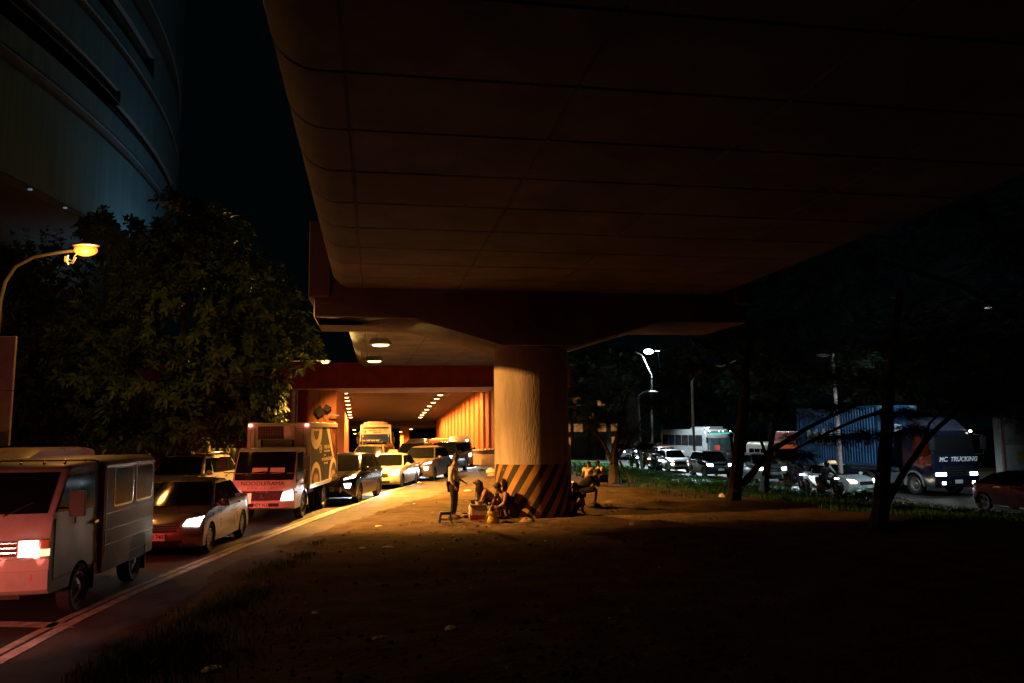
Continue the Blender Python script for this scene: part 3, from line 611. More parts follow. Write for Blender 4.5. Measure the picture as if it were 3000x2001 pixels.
# -- passenger utility van with box body
def utility_van(loc, head, label):
    e = empty('utility_van', (*loc, 0), atan2(head[1], head[0])); tag(e, label, 'van'); pm = paint('van_cream', (.38, .34, .31), .0, .45, .1)
    fr = [(2.12, .44), (2.2, .5), (2.21, .72), (2.19, 1.14), (2.15, 1.30), (2.1, 1.42), (1.62, 2.0)]
    c = Cab(e, fr, 2.07, .42, .83, .42, (1.1, .33), .07, .05, pm)
    c.patch('windshield', [(-.9, 1.46), (-.88, 1.97), (.88, 1.97), (.9, 1.46)], .012, GLASS)
    c.patch('grille', [(-.58, .94), (-.58, 1.13), (.58, 1.13), (.58, .94)], .012, BLACK)
    for z in (.98, 1.04, 1.1): c.patch('grille_bar', [(-.56, z), (-.56, z+.012), (.56, z+.012), (.56, z)], .024, CHROME)
    for sd in (1, -1):
        c.patch('headlight', [(sd*.60, .93), (sd*.60, 1.13), (sd*.84, 1.13), (sd*.84, .93)], .03, HEADL)
        c.patch('headlight_bezel', [(sd*.57, .915), (sd*.57, 1.145), (sd*.99, 1.145), (sd*.99, .915)], .015, CHROME)
        c.patch('turn_lamp', [(sd*.87, .93), (sd*.87, 1.02), (sd*.985, 1.02), (sd*.985, .93)], .03, mat('lamp_frost', (.5, .42, .3), .3, emit=(1, .75, .45), es=1.2))
        c.patch('turn_lamp', [(sd*.88, 1.035), (sd*.88, 1.13), (sd*.985, 1.13), (sd*.985, 1.035)], .03, AMBER)
        c.patch('bumper_lamp', [(sd*.62, .63), (sd*.62, .70), (sd*.8, .70), (sd*.8, .63)], .016, AMBER)
    c.patch('bumper', [(-1, .76), (-1, .9), (1, .9), (1, .76)], .035, pm); c.patch('bumper', [(-.995, .46), (-.995, .745), (.995, .745), (.995, .46)], .022, pm)
    for z0, w_ in ((.52, .2), (.66, .24)): c.patch('bumper_slot', [(-w_, z0), (-w_, z0+.07), (w_, z0+.07), (w_, z0)], .028, BLACK)
    p = c.sf(0, .8); b = MB(); b.box((p.x+.06, 0, .82), (.02, .4, .15)); o = b.build('number_plate', PLATE, e, bevel=.006); text('plate_number', 'NBE 4107', .11, INK, o, (p.x+.072, 0, .82), (pi/2, 0, pi/2), .002, sx=.85)
    for sd in (1, -1):
        c.side('window', [(1.95, 1.46), (1.58, 1.92), (.66, 1.94), (.66, 1.42), (1.2, 1.42)], sd, GLASS)
        b = MB(); b.tube([(1.7, sd*.8, 1.5), (1.78, sd*1.0, 1.5), (1.78, sd*1.0, 1.3)], .014, 6); b.box((1.78, sd*1.02, 1.56), (.06, .2, .34)); b.build('mirror', BLACK, e, bevel=.02)
        b = MB(); b.box((.62, sd*.845, 1.2), (.16, .03, .05)); b.build('door_handle', CHROME, e, bevel=.008)
        b = MB(); b.tube([(1.96, sd*.825, 1.38), (1.98, sd*.828, .6), (.55, sd*.835, .6), (.55, sd*.828, 1.9)], .006, 5); b.build('door_seam', BLACK, e)
        wheel(e, 1.1, sd*.74, .335, .2, sd, steel=True, rim=STEEL); wheel(e, -1.2, sd*.74, .335, .2, sd, steel=True, rim=STEEL)
        b = MB(); b.box((.66, sd*.76, .42), (.03, .2, .34)); b.box((-1.62, sd*.76, .36), (.03, .22, .42)); b.build('mudflap', BLACK, e)
    b = MB()
    for y in (-.72, .72, -.45, .45, -.15, .15): b.ball((1.5, y, 2.085), (.025, .02, .02), 8, 4); b.ball((.8, y, 2.1), (.025, .02, .02), 8, 4)
    b.build('roof_rivet', CHROME, e)
    # box body
    hw = .86; sec = lambda x, d=0: [V((x, y*(hw-d), z)) for y, z in ((-1, .4), (-1, 1.1), (-1, 1.95-d), (-.955, 2.06-d), (-.8, 2.1-d), (.8, 2.1-d), (.955, 2.06-d), (1, 1.95-d), (1, 1.1), (1, .4))]
    per = [(-2.05, .40), (-1.56, .40), (-1.56, .62), (-1.48, .74), (-1.0, .74), (-.86, .66), (-.80, .40), (.38, .40)]
    b = MB(); b.loft([sec(.40), sec(.38, -.004), sec(-2.0, -.004), sec(-2.05, .02)]); bx = b.build('box_body', paint('van_silver', (.30, .28, .25), .1, .5, .08), e, smooth=25, bevel=.012)
    b = MB(); b.loft([[V((.402, y*(hw+.006), z)) for y, z in ((-1, .5), (-1, 1.95), (-.95, 2.07), (.95, 2.07), (1, 1.95), (1, .5))], [V((.46, y*(hw-.02), z)) for y, z in ((-1, .5), (-1, 1.93), (-.95, 2.04), (.95, 2.04), (1, 1.93), (1, .5))]]); b.build('box_front_trim', RED, e, smooth=0)  # red trim at the box corner, with the red brake light painted in
    FR = mat('window_chrome', (.55, .56, .58), .18, 1.0, rvar=.06, scale=6)
    for sd in (1, -1):
        for x0, x1 in ((-.02, -.86), (-1.03, -1.86)):
            def rrect(a, z0, z1, r, yy): 
                xa, xb_ = a; pts = []
                for cx, cz, t0 in ((xa-r, z1-r, 0), (xb_+r, z1-r, 90), (xb_+r, z0+r, 180), (xa-r, z0+r, 270)):
                    for q in range(5): t = radians(t0+q*22.5); pts.append(V((cx+r*cos(t), yy, cz+r*sin(t))))
                return pts
            b = MB(); b.loft([rrect((x0+.02, x1-.02), 1.34, 1.97, .09, sd*(hw-.01)), rrect((x0+.02, x1-.02), 1.34, 1.97, .09, sd*(hw+.012)), rrect((x0, x1), 1.36, 1.95, .08, sd*(hw+.014))]); wf = b.build('window_frame', FR, e, smooth=30)
            b = MB(); b.loft([rrect((x0-.012, x1+.012), 1.372, 1.938, .07, sd*(hw)), rrect((x0-.012, x1+.012), 1.372, 1.938, .07, sd*(hw+.018))]); b.build('pane', mat('pane_tint', (.008, .008, .008), .12, spec=.02), wf, smooth=30)
        b = MB()
        for z, t in ((1.27, .012), (1.02, .008), (.80, .012), (.56, .008)): b.box((-.82, sd*(hw+.006), z), (2.38, .012, t))
        b.box((.30, sd*(hw+.006), 1.3), (.015, .012, 1.3)); b.build('side_trim', mat('trim_line', (.16, .15, .14), .35, .6), e)
        b = MB(); b.box((-.82, sd*(hw+.005), 1.985), (2.36, .02, .05)); b.build('drip_rail', FR, e, bevel=.008)
        b = MB(); b.prism([(-1.62, .39), (-1.62, .70), (-1.5, .80), (-.98, .80), (-.84, .7), (-.78, .39)], sd*(hw-.06), sd*(hw+.004)); b.build('wheel_arch', BLACK, e, smooth=0)
        b = MB(); b.box((-2.07, sd*.7, .95), (.04, .12, .3)); b.build('tail_light', TAIL, e)
    b = MB(); b.box((-.1, 0, .42), (4.0, .8, .14)); b.build('chassis', BLACK, e)
    b = MB(); b.tube([(2.22, -.3, 1.44), (2.24, -.05, 1.43)], .015, 6); b.tube([(2.12, .25, 1.44), (2.0, .55, 1.6)], .01, 5); b.tube([(2.12, -.35, 1.44), (2.0, -.05, 1.6)], .01, 5); b.build('wiper', BLACK, e)
    beams(e, [(2.35, .6, 1.03), (2.35, -.6, 1.03)], 30)
    return e

# -- delivery truck with refrigerated box
def noodle_truck(loc, head, label):
    e = empty('delivery_truck', (*loc, 0), atan2(head[1], head[0])); tag(e, label, 'truck')
    fr = [(2.82, .36), (2.9, .40), (2.9, .60), (2.87, .88), (2.82, 1.16), (2.44, 1.94)]
    c = Cab(e, fr, 2.02, 1.32, .86, .36, (1.62, .37), .12, .03, WHITEP)
    c.patch('windshield', [(-.95, 1.34), (-.93, 1.92), (.93, 1.92), (.95, 1.34)], .012, GLASS)
    c.patch('lower_band', [(-.93, 1.15), (-.95, 1.33), (.95, 1.33), (.93, 1.15)], .01, mat('gloss_black', (.012, .012, .014), .15, coat=.5))
    c.patch('grille', [(-.58, .60), (-.66, .86), (.66, .86), (.58, .60)], .012, BLACK)
    p = c.sf(0, .72)
    for a in (90, 210, 330):
        b = MB(); m = Matrix.Rotation(radians(a-90), 3, 'X'); b.prism([(0, 0), (.028, .04), (0, .08), (-.028, .04)], p.x+.02, p.x+.035, 'yz'); b.v = [tuple(m @ V((q[0], q[1], q[2])) + V((0, 0, .70))) for q in b.v]; b.build('emblem', CHROME, e, smooth=0)
    p = c.sf(0, .84); text('maker_lettering', 'F U S O', .06, CHROME, e, (p.x+.02, 0, .83), (pi/2, 0, pi/2), .003, sx=1.6)
    p = c.sf(0, 1.06); text('front_lettering', 'NOODLERAMA', .155, mat('ink_maroon', (.05, .012, .015), .6), e, (p.x+.016, 0, 1.06), (radians(86), 0, pi/2), .002, sx=1.12)
    p = c.sf(0, .945); text('front_lettering', 'G   R   O   U   P   I   N   C', .055, mat('ink_maroon', (.05, .012, .015), .6), e, (p.x+.016, 0, .935), (radians(86), 0, pi/2), .002, sx=1.35)
    text('trim_lettering', 'Turbo', .09, CHROME, e, (c.sf(-.5, 1.23).x+.016, -.5, 1.235), (radians(70), 0, pi/2), .002, shear=.3, bold=.002); text('trim_lettering', 'CANTER', .06, CHROME, e, (c.sf(.5, 1.22).x+.016, .5, 1.22), (radians(70), 0, pi/2), .002, shear=.3)
    c.patch('bumper', [(-1, .37), (-1, .585), (1, .585), (1, .37)], .03, WHITEP)
    c.patch('bumper_slot', [(-.55, .44), (-.55, .53), (.55, .53), (.55, .44)], .037, BLACK)
    b = MB(); b.box((2.955, 0, .49), (.02, .41, .15)); o = b.build('number_plate', PLATE, e, bevel=.006); text('plate_number', 'NDY 9623', .118, INK, o, (2.967, 0, .49), (pi/2, 0, pi/2), .002, sx=.84, bold=.002)
    for sd in (1, -1):
        c.patch('headlight', [(sd*.60, .60), (sd*.66, .80), (sd*.93, .88), (sd*.96, .62)], .02, HEADL)
        c.patch('turn_lamp', [(sd*.965, .62), (sd*.94, .9), (sd*.995, .95), (sd*.995, .62)], .014, AMBER)
        c.side('window', [(2.62, 1.3), (2.33, 1.88), (1.72, 1.9), (1.66, 1.24), (2.2, 1.12), (2.5, 1.05)], sd, GLASS)
        b = MB(); b.tube([(2.55, sd*.84, 1.36), (2.66, sd*1.12, 1.36), (2.66, sd*1.14, 1.42)], .014, 6); b.box((2.66, sd*1.15, 1.62), (.07, .17, .36)); b.build('mirror', BLACK, e, bevel=.03)
        b = MB(); b.box((1.52, sd*.87, 1.06), (.06, .03, .16)); b.build('door_handle', BLACK, e, bevel=.01)
        b = MB(); b.tube([(2.5, sd*.862, 1.9), (2.6, sd*.864, .9), (2.25, sd*.864, .85), (1.42, sd*.864, .8), (1.42, sd*.862, 1.95)], .006, 5); b.build('door_seam', BLACK, e)
        wheel(e, 1.62, sd*.74, .38, .22, sd, steel=True, rim=STEEL)
        for q in (0, .24): wheel(e, -1.15, sd*(.78-q), .38, .2, sd, steel=True, rim=STEEL)
        b = MB(); b.box((-.35, sd*.5, .72), (.9, .3, .3)); b.build('side_tank', BLACK, e, bevel=.03)
        b = MB(); b.box((-1.75, sd*.78, .5), (.03, .3, .5)); b.build('mudflap', BLACK, e)
        b = MB(); b.tube([(.9, sd*.6, .95), (1.0, sd*.75, .6), (1.0, sd*.75, .42)], .025, 6); b.build('side_step', STEEL, e)
        b = MB(); b.box((-3.02, sd*.8, .62), (.06, .18, .12)); b.build('tail_light', TAILD, e)
    text('door_lettering', 'NOODLERAMA', .06, INK, e, (1.95, .878, .98), (pi/2, 0, pi), .002); text('door_lettering', 'GVW', .07, INK, e, (2.6, .872, .8), (pi/2, 0, pi), .002)
    b = MB(); b.box((-.6, 0, .66), (4.6, .75, .16)); b.box((1.0, 0, .8), (.3, 1.4, .3)); b.build('chassis', BLACK, e)
    # refrigerated box
    BOXW = mat('box_white', (.60, .56, .5), .45, var=.12, scale=1.5, rvar=.08); hw = .92; z0, z1 = .80, 2.74; x0, x1 = -3.05, 1.18
    b = MB(); b.box(((x0+x1)/2, 0, (z0+z1)/2), (x1-x0, 2*hw-.04, z1-z0)); bo = b.build('cargo_box', BOXW, e, smooth=0)
    b = MB()
    for sd in (1, -1):
        b.box(((x0+x1)/2, sd*(hw-.01), z1-.06), (x1-x0+.03, .05, .15)); b.box(((x0+x1)/2, sd*(hw-.01), z0+.04), (x1-x0+.03, .05, .12)); b.box((x1, sd*(hw-.03), (z0+z1)/2), (.05, .1, z1-z0-.2)); b.box((x0, sd*(hw-.03), (z0+z1)/2), (.05, .1, z1-z0-.2))
    b.box((x1, 0, z1-.05), (.05, 2*hw-.14, .1)); b.build('box_rail', mat('box_rail', (.66, .6, .5), .35, .2, var=.1), bo, bevel=.012)
    b = MB(); b.box((x1+.2, -.05, 2.46), (.38, 1.0, .44)); cu = b.build('cooling_unit', BOXW, bo, bevel=.03)
    b = MB(); b.box((x1+.395, -.15, 2.46), (.02, .74, .36)); g = b.build('vent_grille', mat('vent_dark', (.03, .028, .026), .7), cu)
    b = MB()
    for i in range(11): b.box((x1+.41, -.15-.36+.072*i, 2.46), (.012, .008, .36))
    for i in range(6): b.box((x1+.41, -.15, 2.29+.068*i), (.012, .74, .008))
    b.build('grille_mesh', mat('mesh_grey', (.2, .19, .17), .6, .4), cu)
    b = MB()
    for y in (-.5, .42): b.tube([(x1+.06, y, 2.24), (x1+.06, y, 1.3)], .03, 6)
    b.build('hose', BLACK, bo)
    b = MB(); b.tube([(x1+.03, -.72, z1-.15), (x1+.03, -.72, 1.4)], .008, 5); b.tube([(x1+.03, .72, z1-.15), (x1+.03, .72, 1.4)], .008, 5); b.tube([(x1+.03, -.85, z1-.17), (x1+.03, .85, z1-.17)], .008, 5); b.build('panel_seam', mat('seam_grey', (.2, .16, .12), .7), bo)
    for y in (-.85, .82): b = MB(); b.box((x1+.05, y, z1-.07), (.05, .11, .08)); b.build('marker_lamp', glow('marker_pink', (1, .25, .18), 7), bo, bevel=.015)
    # printed side panel
    for sd in (1, -1):
        y = sd*(hw-.012)
        def flat(name, polys, m, o):
            for poly in polys:
                b = MB(); b.loft([[V((x, y, z)) for x, z in poly], [V((x, y+sd*o, z)) for x, z in poly]]); b.build(name, m, pn, smooth=0)
        b = MB(); b.box(((x0+x1)/2, y, (z0+z1)/2-.01), (x1-x0-.12, .01, z1-z0-.24)); pn = b.build('side_panel', mat('print_black', (.02, .016, .017), .7, spec=.1, var=.2), bo, smooth=0)
        def X(u): return x1-.06 - u*(x1-x0-.12)     # u from the front
        def Z(v): return z0+.11 + v*(z1-z0-.24)
        def ell(cu_, cv, ru, rv, t0=0, t1=360, n=26): return [(max(X(1), min(X(0), X(cu_+ru*cos(radians(t0+(t1-t0)*k/n))))), max(Z(0), min(Z(1), Z(cv+rv*sin(radians(t0+(t1-t0)*k/n)))))) for k in range(n+1)]
        RD = mat('print_red', (.42, .035, .03), .7, spec=.12, var=.2, scale=2); CR = mat('print_cream', (.68, .6, .48), .7, spec=.12, var=.06, scale=2); BR = mat('print_brown', (.12, .05, .03), .7, spec=.12, var=.5, scale=9)
        flat('print_blob', [[(X(.36), Z(1)), (X(.6), Z(1)), (X(.56), Z(.84)), (X(.5), Z(.78)), (X(.36), Z(.68))], [(X(0), Z(.56)), (X(.13), Z(.55)), (X(.15), Z(.42)), (X(.12), Z(.32)), (X(0), Z(.22))], [(X(.36), Z(0)), (X(.4), Z(.18)), (X(.5), Z(.22)), (X(.58), Z(.3)), (X(.72), Z(.28)), (X(.68), Z(0))]], RD, .004)
        flat('print_blob', [[(X(.68), Z(1)), (X(1), Z(1)), (X(1), Z(.25)), (X(.9), Z(.3)), (X(.82), Z(.55))]], RD, .005)
        flat('print_bowl', [ell(.2, .92, .2, .32, 180, 360)+[(X(.4), Z(1)), (X(0), Z(1))], ell(.2, 0, .19, .37, 0, 180), ell(.86, 0, .17, .4, 0, 180)], CR, .007)
        flat('print_food', [ell(.2, .93, .09, .16, 180, 360), ell(.2, 0, .14, .27, 0, 180)], BR, .009); flat('print_food', [ell(.88, 0, .12, .3, 0, 180)], mat('print_slate', (.07, .06, .08), .7, spec=.12, var=.4, scale=8), .009)
        flat('print_food', [ell(.86, .03, .09, .12), ell(.2, .06, .08, .1)], mat('print_noodle', (.55, .36, .16), .7, spec=.12, var=.45, scale=14), .011)
        flat('print_stripe', [[(X(.56), Z(1)), (X(.68), Z(1)), (X(.88), Z(.42)), (X(.84), Z(.38))]], CR, .008)
        flat('print_stripe', [[(X(.74+.07*i), Z(.98-.05*i)), (X(.76+.07*i), Z(.98-.05*i)), (X(.83+.05*i), Z(.72-.05*i)), (X(.815+.05*i), Z(.72-.05*i))] for i in range(3)], mat('print_orange', (.6, .25, .08), .4), .009)
        rr_ = (pi/2, 0, pi if sd > 0 else 0); LC = mat('print_letter', (.7, .6, .45), .45)
        def tx(s_, u, v, size, sx): text('panel_lettering', s_, size, LC, pn, (X(u), y+sd*.008, Z(v)), rr_, .002, sx=sx, bold=.003)
        tx('RAMEN NAGI', .6, .62, .17, .92); tx('NOODLERAMA GROUP', .6, .54, .07, 1.2); tx('ORDER AT', .52, .47, .06, 1); tx('WWW.RAMENNAGI.COM.PH', .6, .39, .15, .82); tx('@ramennagiph', .56, .32, .09, 1.1)
        flat('print_badge', [ell(.36, .6, .045, .08)], CR, .008); flat('print_badge', [ell(.36, .63, .02, .03), ell(.36, .57, .025, .025)], INK, .01)
    # papers behind the windscreen
    b = MB(); b.box((2.69, -.12, 1.42), (.03, .42, .13), mx=Matrix.Rotation(radians(-24), 3, 'Y')); b.box((2.69, .36, 1.42), (.03, .4, .13), mx=Matrix.Rotation(radians(-24), 3, 'Y')); b.build('dashboard_paper', mat('paper_cream', (.6, .5, .38), .7, var=.15), e)
    beams(e, [(3.05, .66, .74), (3.05, -.66, .74)], 9)
    return e

def bus(loc, head, label, sign, z=0.0, H=3.5, W=2.5, col='bus_cream', group=None, lit=True, dark=False):
    e = empty('bus', (*loc, z), atan2(head[1], head[0])); tag(e, label, 'bus', group); pm = paint(col, (.62, .56, .45) if not dark else (.14, .14, .13))
    fr = [(4.9, .4), (5.0, .5), (5.02, 1.0), (4.98, 1.5), (4.86, 2.5), (4.7, 3.05*H/3.5), (4.5, 3.25*H/3.5)]
    c = Cab(e, fr, H-.15, -5.5, W/2, .4, (3.4, .48), .22, .02, pm, 1.4)
    b = MB(); b.loft([[V((x, y*(W/2-.25-d), zz)) for y, zz in ((-1, H-.16), (-.9, H+.02), (-.6, H+.1), (.6, H+.1), (.9, H+.02), (1, H-.16))] for x, d in ((4.35, .25), (4.1, 0), (1, 0), (.6, .2))]); b.build('roof_fairing', pm, e)
    zg = 1.25; zt = H-.95
    c.patch('windshield', [(-.94, zg), (-.92, zt), (.92, zt), (.94, zg)], .015, mat('bus_glass', (.02, .028, .03), .08, emit=(.25, .5, .5), es=.05) if lit else GLASS)
    c.patch('pillar', [(-.02, zg), (-.02, zt), (.02, zt), (.02, zg)], .03, BLACK)
    c.patch('brow', [(-.85, H-.5), (-.8, H-.36), (.8, H-.36), (.85, H-.5)], .02, BLACK)
    if sign:
        sg = c.patch('route_sign', [(-.9, zt+.03), (-.88, zt+.44), (.88, zt+.44), (.9, zt+.03)], .03, mat('sign_board', (.75, .45, .2), .5, emit=(1, .5, .15), es=.35)); p = c.sf(0, zt+.3)
        SI = mat('sign_ink', (.16, .03, .02), .6)
        text('sign_lettering', 'SM NORTH - BGC - PITX', .17, SI, sg, (p.x+.06, .18, zt+.31), (radians(82), 0, pi/2), .004, sx=.82, bold=.004); text('sign_lettering', 'AIRCON', .16, SI, sg, (p.x+.085, .12, zt+.13), (radians(82), 0, pi/2), .004, sx=1.1, bold=.004); text('sign_lettering', '18', .3, SI, sg, (p.x+.04, -.92, zt+.22), (radians(82), 0, pi/2), .004, bold=.006)
    for sd in (1, -1):
        c.patch('headlight', [(sd*.55, .75), (sd*.55, .95), (sd*.9, 1.0), (sd*.9, .78)], .02, HEADL if not dark else LENS)
        b = MB(); b.tube([(4.8, sd*W/2, 2.9), (5.15, sd*(W/2+.12), 2.7), (5.2, sd*(W/2+.12), 2.4)], .03, 6); b.box((5.2, sd*(W/2+.12), 2.15), (.1, .22, .5)); b.build('mirror', BLACK, e, bevel=.03)
        for i in range(6): c.side('window', [(3.9-1.5*i, 1.6), (3.9-1.5*i, 2.6), (2.5-1.5*i, 2.6), (2.5-1.5*i, 1.6)], sd, GLASS)
        for x in (3.4, -3.2): wheel(e, x, sd*(W/2-.16), .48, .28, sd, steel=True, rim=STEEL)
    c.patch('number_plate', [(-.2, .6), (-.2, .75), (.2, .75), (.2, .6)], .03, PLATE)
    return e

def jeepney(loc, head, label, z=0.0, group=None, band=(.5, .09, .05), lit=True):
    e = empty('jeepney', (*loc, z), atan2(head[1], head[0])); tag(e, label, 'jeepney', group); pm = paint('jeep_yellow', (.6, .5, .36))
    b = MB(); b.loft([[V((x, y*.92, zz)) for y, zz in ((-1, .6), (-1, 2.05), (-.9, 2.22), (-.6, 2.3), (.6, 2.3), (.9, 2.22), (1, 2.05), (1, .6))] for x in (-2.6, 1.1)]); b.build('body', pm, e, smooth=30, bevel=.02)
    b = MB(); b.loft([[V((x, y*hw, zz)) for y, zz in ((-1, .55), (-1, zt-.1), (-.85, zt), (.85, zt), (1, zt-.1), (1, .55))] for x, zt, hw in ((1.0, 1.3, .78), (2.2, 1.2, .68), (2.3, 1.1, .66))]); b.build('bonnet', pm, e, smooth=30)
    b = MB(); b.box((1.12, 0, 2.02), (.06, 1.6, .24)); b.build('name_board', mat('jeep_board', band, .5, var=.4, scale=6, emit=(1, .2, .08), es=.25), e)
    b = MB(); b.box((1.11, 0, 1.6), (.04, 1.5, .52)); b.build('windshield', GLASS, e)
    b = MB(); b.box((2.32, 0, .9), (.04, .8, .4)); b.build('grille', CHROME, e); b = MB(); b.box((2.4, 0, .6), (.12, 1.6, .14)); b.build('bumper', CHROME, e, bevel=.02)
    for sd in (1, -1):
        b = MB(); b.lathe([(.001, 0), (.1, 0), (.11, -.08)], (2.36, sd*.53, .98), 'X', 14, cap=False); b.build('headlight', HEADL if lit else LENS, e)
        for i in range(4): b = MB(); b.box((.6-.8*i, sd*.925, 1.6), (.68, .02, .5)); b.build('window', GLASS, e)
        b = MB(); b.box((1.2, sd*1.05, 1.5), (.05, .16, .24)); b.build('mirror', CHROME, e, bevel=.02)
        for x in (1.6, -1.7): wheel(e, x, sd*.74, .36, .2, sd, steel=True, rim=STEEL)
    return e

def container_truck(loc, head, label, z):
    e = empty('container_truck', (*loc, z), atan2(head[1], head[0])); tag(e, label, 'truck'); NV = paint('navy', (.007, .009, .024))
    fr = [(4.4, .42), (4.5, .5), (4.52, .9), (4.5, 1.5), (4.46, 1.95), (4.3, 3.0)]
    c = Cab(e, fr, 3.12, 2.35, 1.22, .5, (3.05, .52), .12, .015, NV, 1.6)
    b = MB(); b.loft([[V((x, y*hw, zz)) for y, zz in ((-1, z_-.05), (-.95, z1_), (.95, z1_), (1, z_-.05))] for x, z_, z1_, hw in ((4.15, 3.1, 3.14, 1.0), (3.5, 3.1, 3.6, 1.05), (2.5, 3.1, 3.75, 1.05))]); b.build('wind_deflector', paint('deflector', (.035, .042, .06)), e)
    c.patch('windshield', [(-.93, 2.0), (-.92, 2.92), (.92, 2.92), (.93, 2.0)], .015, GLASS)
    c.patch('grille', [(-.6, .95), (-.65, 1.45), (.65, 1.45), (.6, .95)], .012, BLACK)
    for z_ in (1.05, 1.17, 1.29, 1.41): c.patch('grille_bar', [(-.58, z_), (-.58, z_+.02), (.58, z_+.02), (.58, z_)], .03, NV)
    c.patch('bumper', [(-1, .45), (-1, .92), (1, .92), (1, .45)], .05, NV)
    p = c.sf(0, 1.72); text('front_lettering', 'MC  TRUCKING', .3, mat('letter_white', (.72, .7, .68), .4), e, (p.x+.03, .05, 1.74), (radians(87), 0, pi/2), .006, shear=.32, sx=1.02, bold=.008)
    text('front_lettering', 'ISUZU', .09, CHROME, e, (c.sf(0, 1.53).x+.03, 0, 1.53), (radians(87), 0, pi/2), .006, sx=2)
    c.patch('number_plate', [(-.2, .62), (-.2, .8), (.14, .8), (.14, .62)], .07, PLATE)
    for sd in (1, -1):
        c.patch('headlight', [(sd*.56, .98), (sd*.56, 1.14), (sd*.95, 1.12), (sd*.95, .98)], .03, HEADC)
        c.patch('fog_light', [(sd*.62, .58), (sd*.62, .72), (sd*.76, .72), (sd*.76, .58)], .065, HEADW)
        c.side('window', [(4.2, 2.0), (4.1, 2.85), (3.1, 2.85), (3.1, 1.9), (3.9, 1.85)], sd, GLASS)
        b = MB(); b.tube([(4.3, sd*1.2, 2.9), (4.6, sd*1.45, 2.85), (4.6, sd*1.45, 2.0), (4.35, sd*1.2, 1.95)], .025, 6); b.box((4.6, sd*1.46, 2.5), (.1, .26, .6)); b.build('mirror', BLACK, e, bevel=.03)
        b = MB(); b.box((4.1, sd*1.24, 1.5), (.3, .03, .06)); b.build('door_handle', CHROME, e)
        b = MB(); pts = [(3.05+.66*cos(radians(t)), .52+.66*sin(radians(t))) for t in range(-5, 190, 13)]; pi_ = [(3.05+.58*cos(radians(t)), .52+.58*sin(radians(t))) for t in range(188, -6, -13)]
        b.prism(pts+pi_, sd*1.05, sd*1.27); b.build('fender', paint('fender_grey', (.2, .22, .25)), e, smooth=30)
        wheel(e, 3.05, sd*1.06, .52, .3, sd, steel=True, rim=ALLOY)
        for x in (-.4, -1.5, -5.6, -6.6): wheel(e, x, sd*.98, .5, .5, sd, steel=True, rim=STEEL)
        b = MB(); b.box((1.4, sd*.85, .75), (1.5, .6, .6)); b.build('fuel_tank', mat('tank_alu', (.35, .4, .45), .3, .8, var=.2), e, bevel=.06)
    b = MB(); b.ball((4.32, 1.05, 3.05), (.05, .09, .06), 10, 6); b.build('marker_lamp', HEADW, e)
    b = MB(); b.box((-2.2, 0, .95), (9.6, 1.0, .25)); b.box((-2.6, 0, 1.18), (8.8, 2.3, .14)); b.build('trailer', mat('trailer_blue', (.05, .09, .14), .5, .3, var=.3), e)
    for y, col in ((.1, (.6, .14, .03)), (.55, (.5, .6, .5))): b = MB(); b.ball((4.2, y-.25, 2.1), (.13, .15, .12), 14, 8); b.build('hard_hat', mat('hat_%d' % int(y*100), col, .4), e)
    # container
    CB = mat('container_blue', (.016, .10, .24), .5, .2, var=.4, scale=1.2, bump=.12); x0, x1, z0, z1, hw = -6.3, .75, 1.27, 4.4, 1.2
    prof = []; n = 30; st_ = (x1-x0-.3)/n
    for i in range(n):
        xx = x1-.15-st_*i; prof += [(xx, .035), (xx-st_*.3, .035), (xx-st_*.42, -.03), (xx-st_*.88, -.03)]
    ct = empty('container', (0, 0, 0)); ct.parent = e
    b = MB()
    for sd in (1, -1): b.loft([[(x, sd*(hw-.04+d), z0+.12) for x, d in prof], [(x, sd*(hw-.04+d), z1-.1) for x, d in prof]], cap=False, closed=False)
    n2 = 14; pf = []
    for i in range(n2):
        yy = -hw+.12+i*(2*hw-.24)/n2; s2 = (2*hw-.24)/n2; pf += [(yy, 0), (yy+s2*.35, 0), (yy+s2*.5, .03), (yy+s2*.85, .03)]
    b.loft([[(x1-.05+d, y, z0+.12) for y, d in pf], [(x1-.05+d, y, z1-.14) for y, d in pf]], cap=False, closed=False)
    b.build('side_wall', CB, ct, smooth=0)
    b = MB(); b.box(((x0+x1)/2, 0, z1-.02), (x1-x0-.1, 2*hw-.1, .03)); b.box((x0+.02, 0, (z0+z1)/2), (.03, 2*hw-.1, z1-z0)); b.build('roof', CB, ct, smooth=0)
    b = MB()
    for sd in (1, -1):
        for xx in (x0+.06, x1-.06): b.box((xx, sd*(hw-.06), (z0+z1)/2), (.14, .14, z1-z0-.02))
        b.box(((x0+x1)/2, sd*(hw-.04), z0+.06), (x1-x0-.2, .1, .13)); b.box(((x0+x1)/2, sd*(hw-.04), z1-.05), (x1-x0-.2, .1, .1))
    for xx in (x0+.06, x1-.06): b.box((xx, 0, z1-.07), (.12, 2*hw-.2, .14)); b.box((xx, 0, z0+.06), (.12, 2*hw-.2, .13))
    b.build('frame', mat('container_frame', (.03, .12, .22), .5, .2, var=.3), ct, smooth=0, bevel=.01)
    YL = mat('hazard_yellow', (.65, .5, .06), .5)
    b = MB()
    for y0 in (-1.13, .78):
        for i in range(5): b.prism([(y0+.075*i, z1-.1), (y0+.04+.075*i, z1-.1), (y0+.075+.075*i, z1-.03), (y0+.035+.075*i, z1-.03)], x1+.001, x1+.006, 'yz')
    b.build('hazard_mark', YL, ct, smooth=0)
    WL = mat('decal_white', (.7, .72, .7), .5)
    b = MB(); b.prism([(-.22, 3.05), (.22, 3.05), (.22, 3.42), (-.22, 3.42)], x1+.0, x1+.012, 'yz'); lg = b.build('logo_plate', WL, ct, smooth=0)
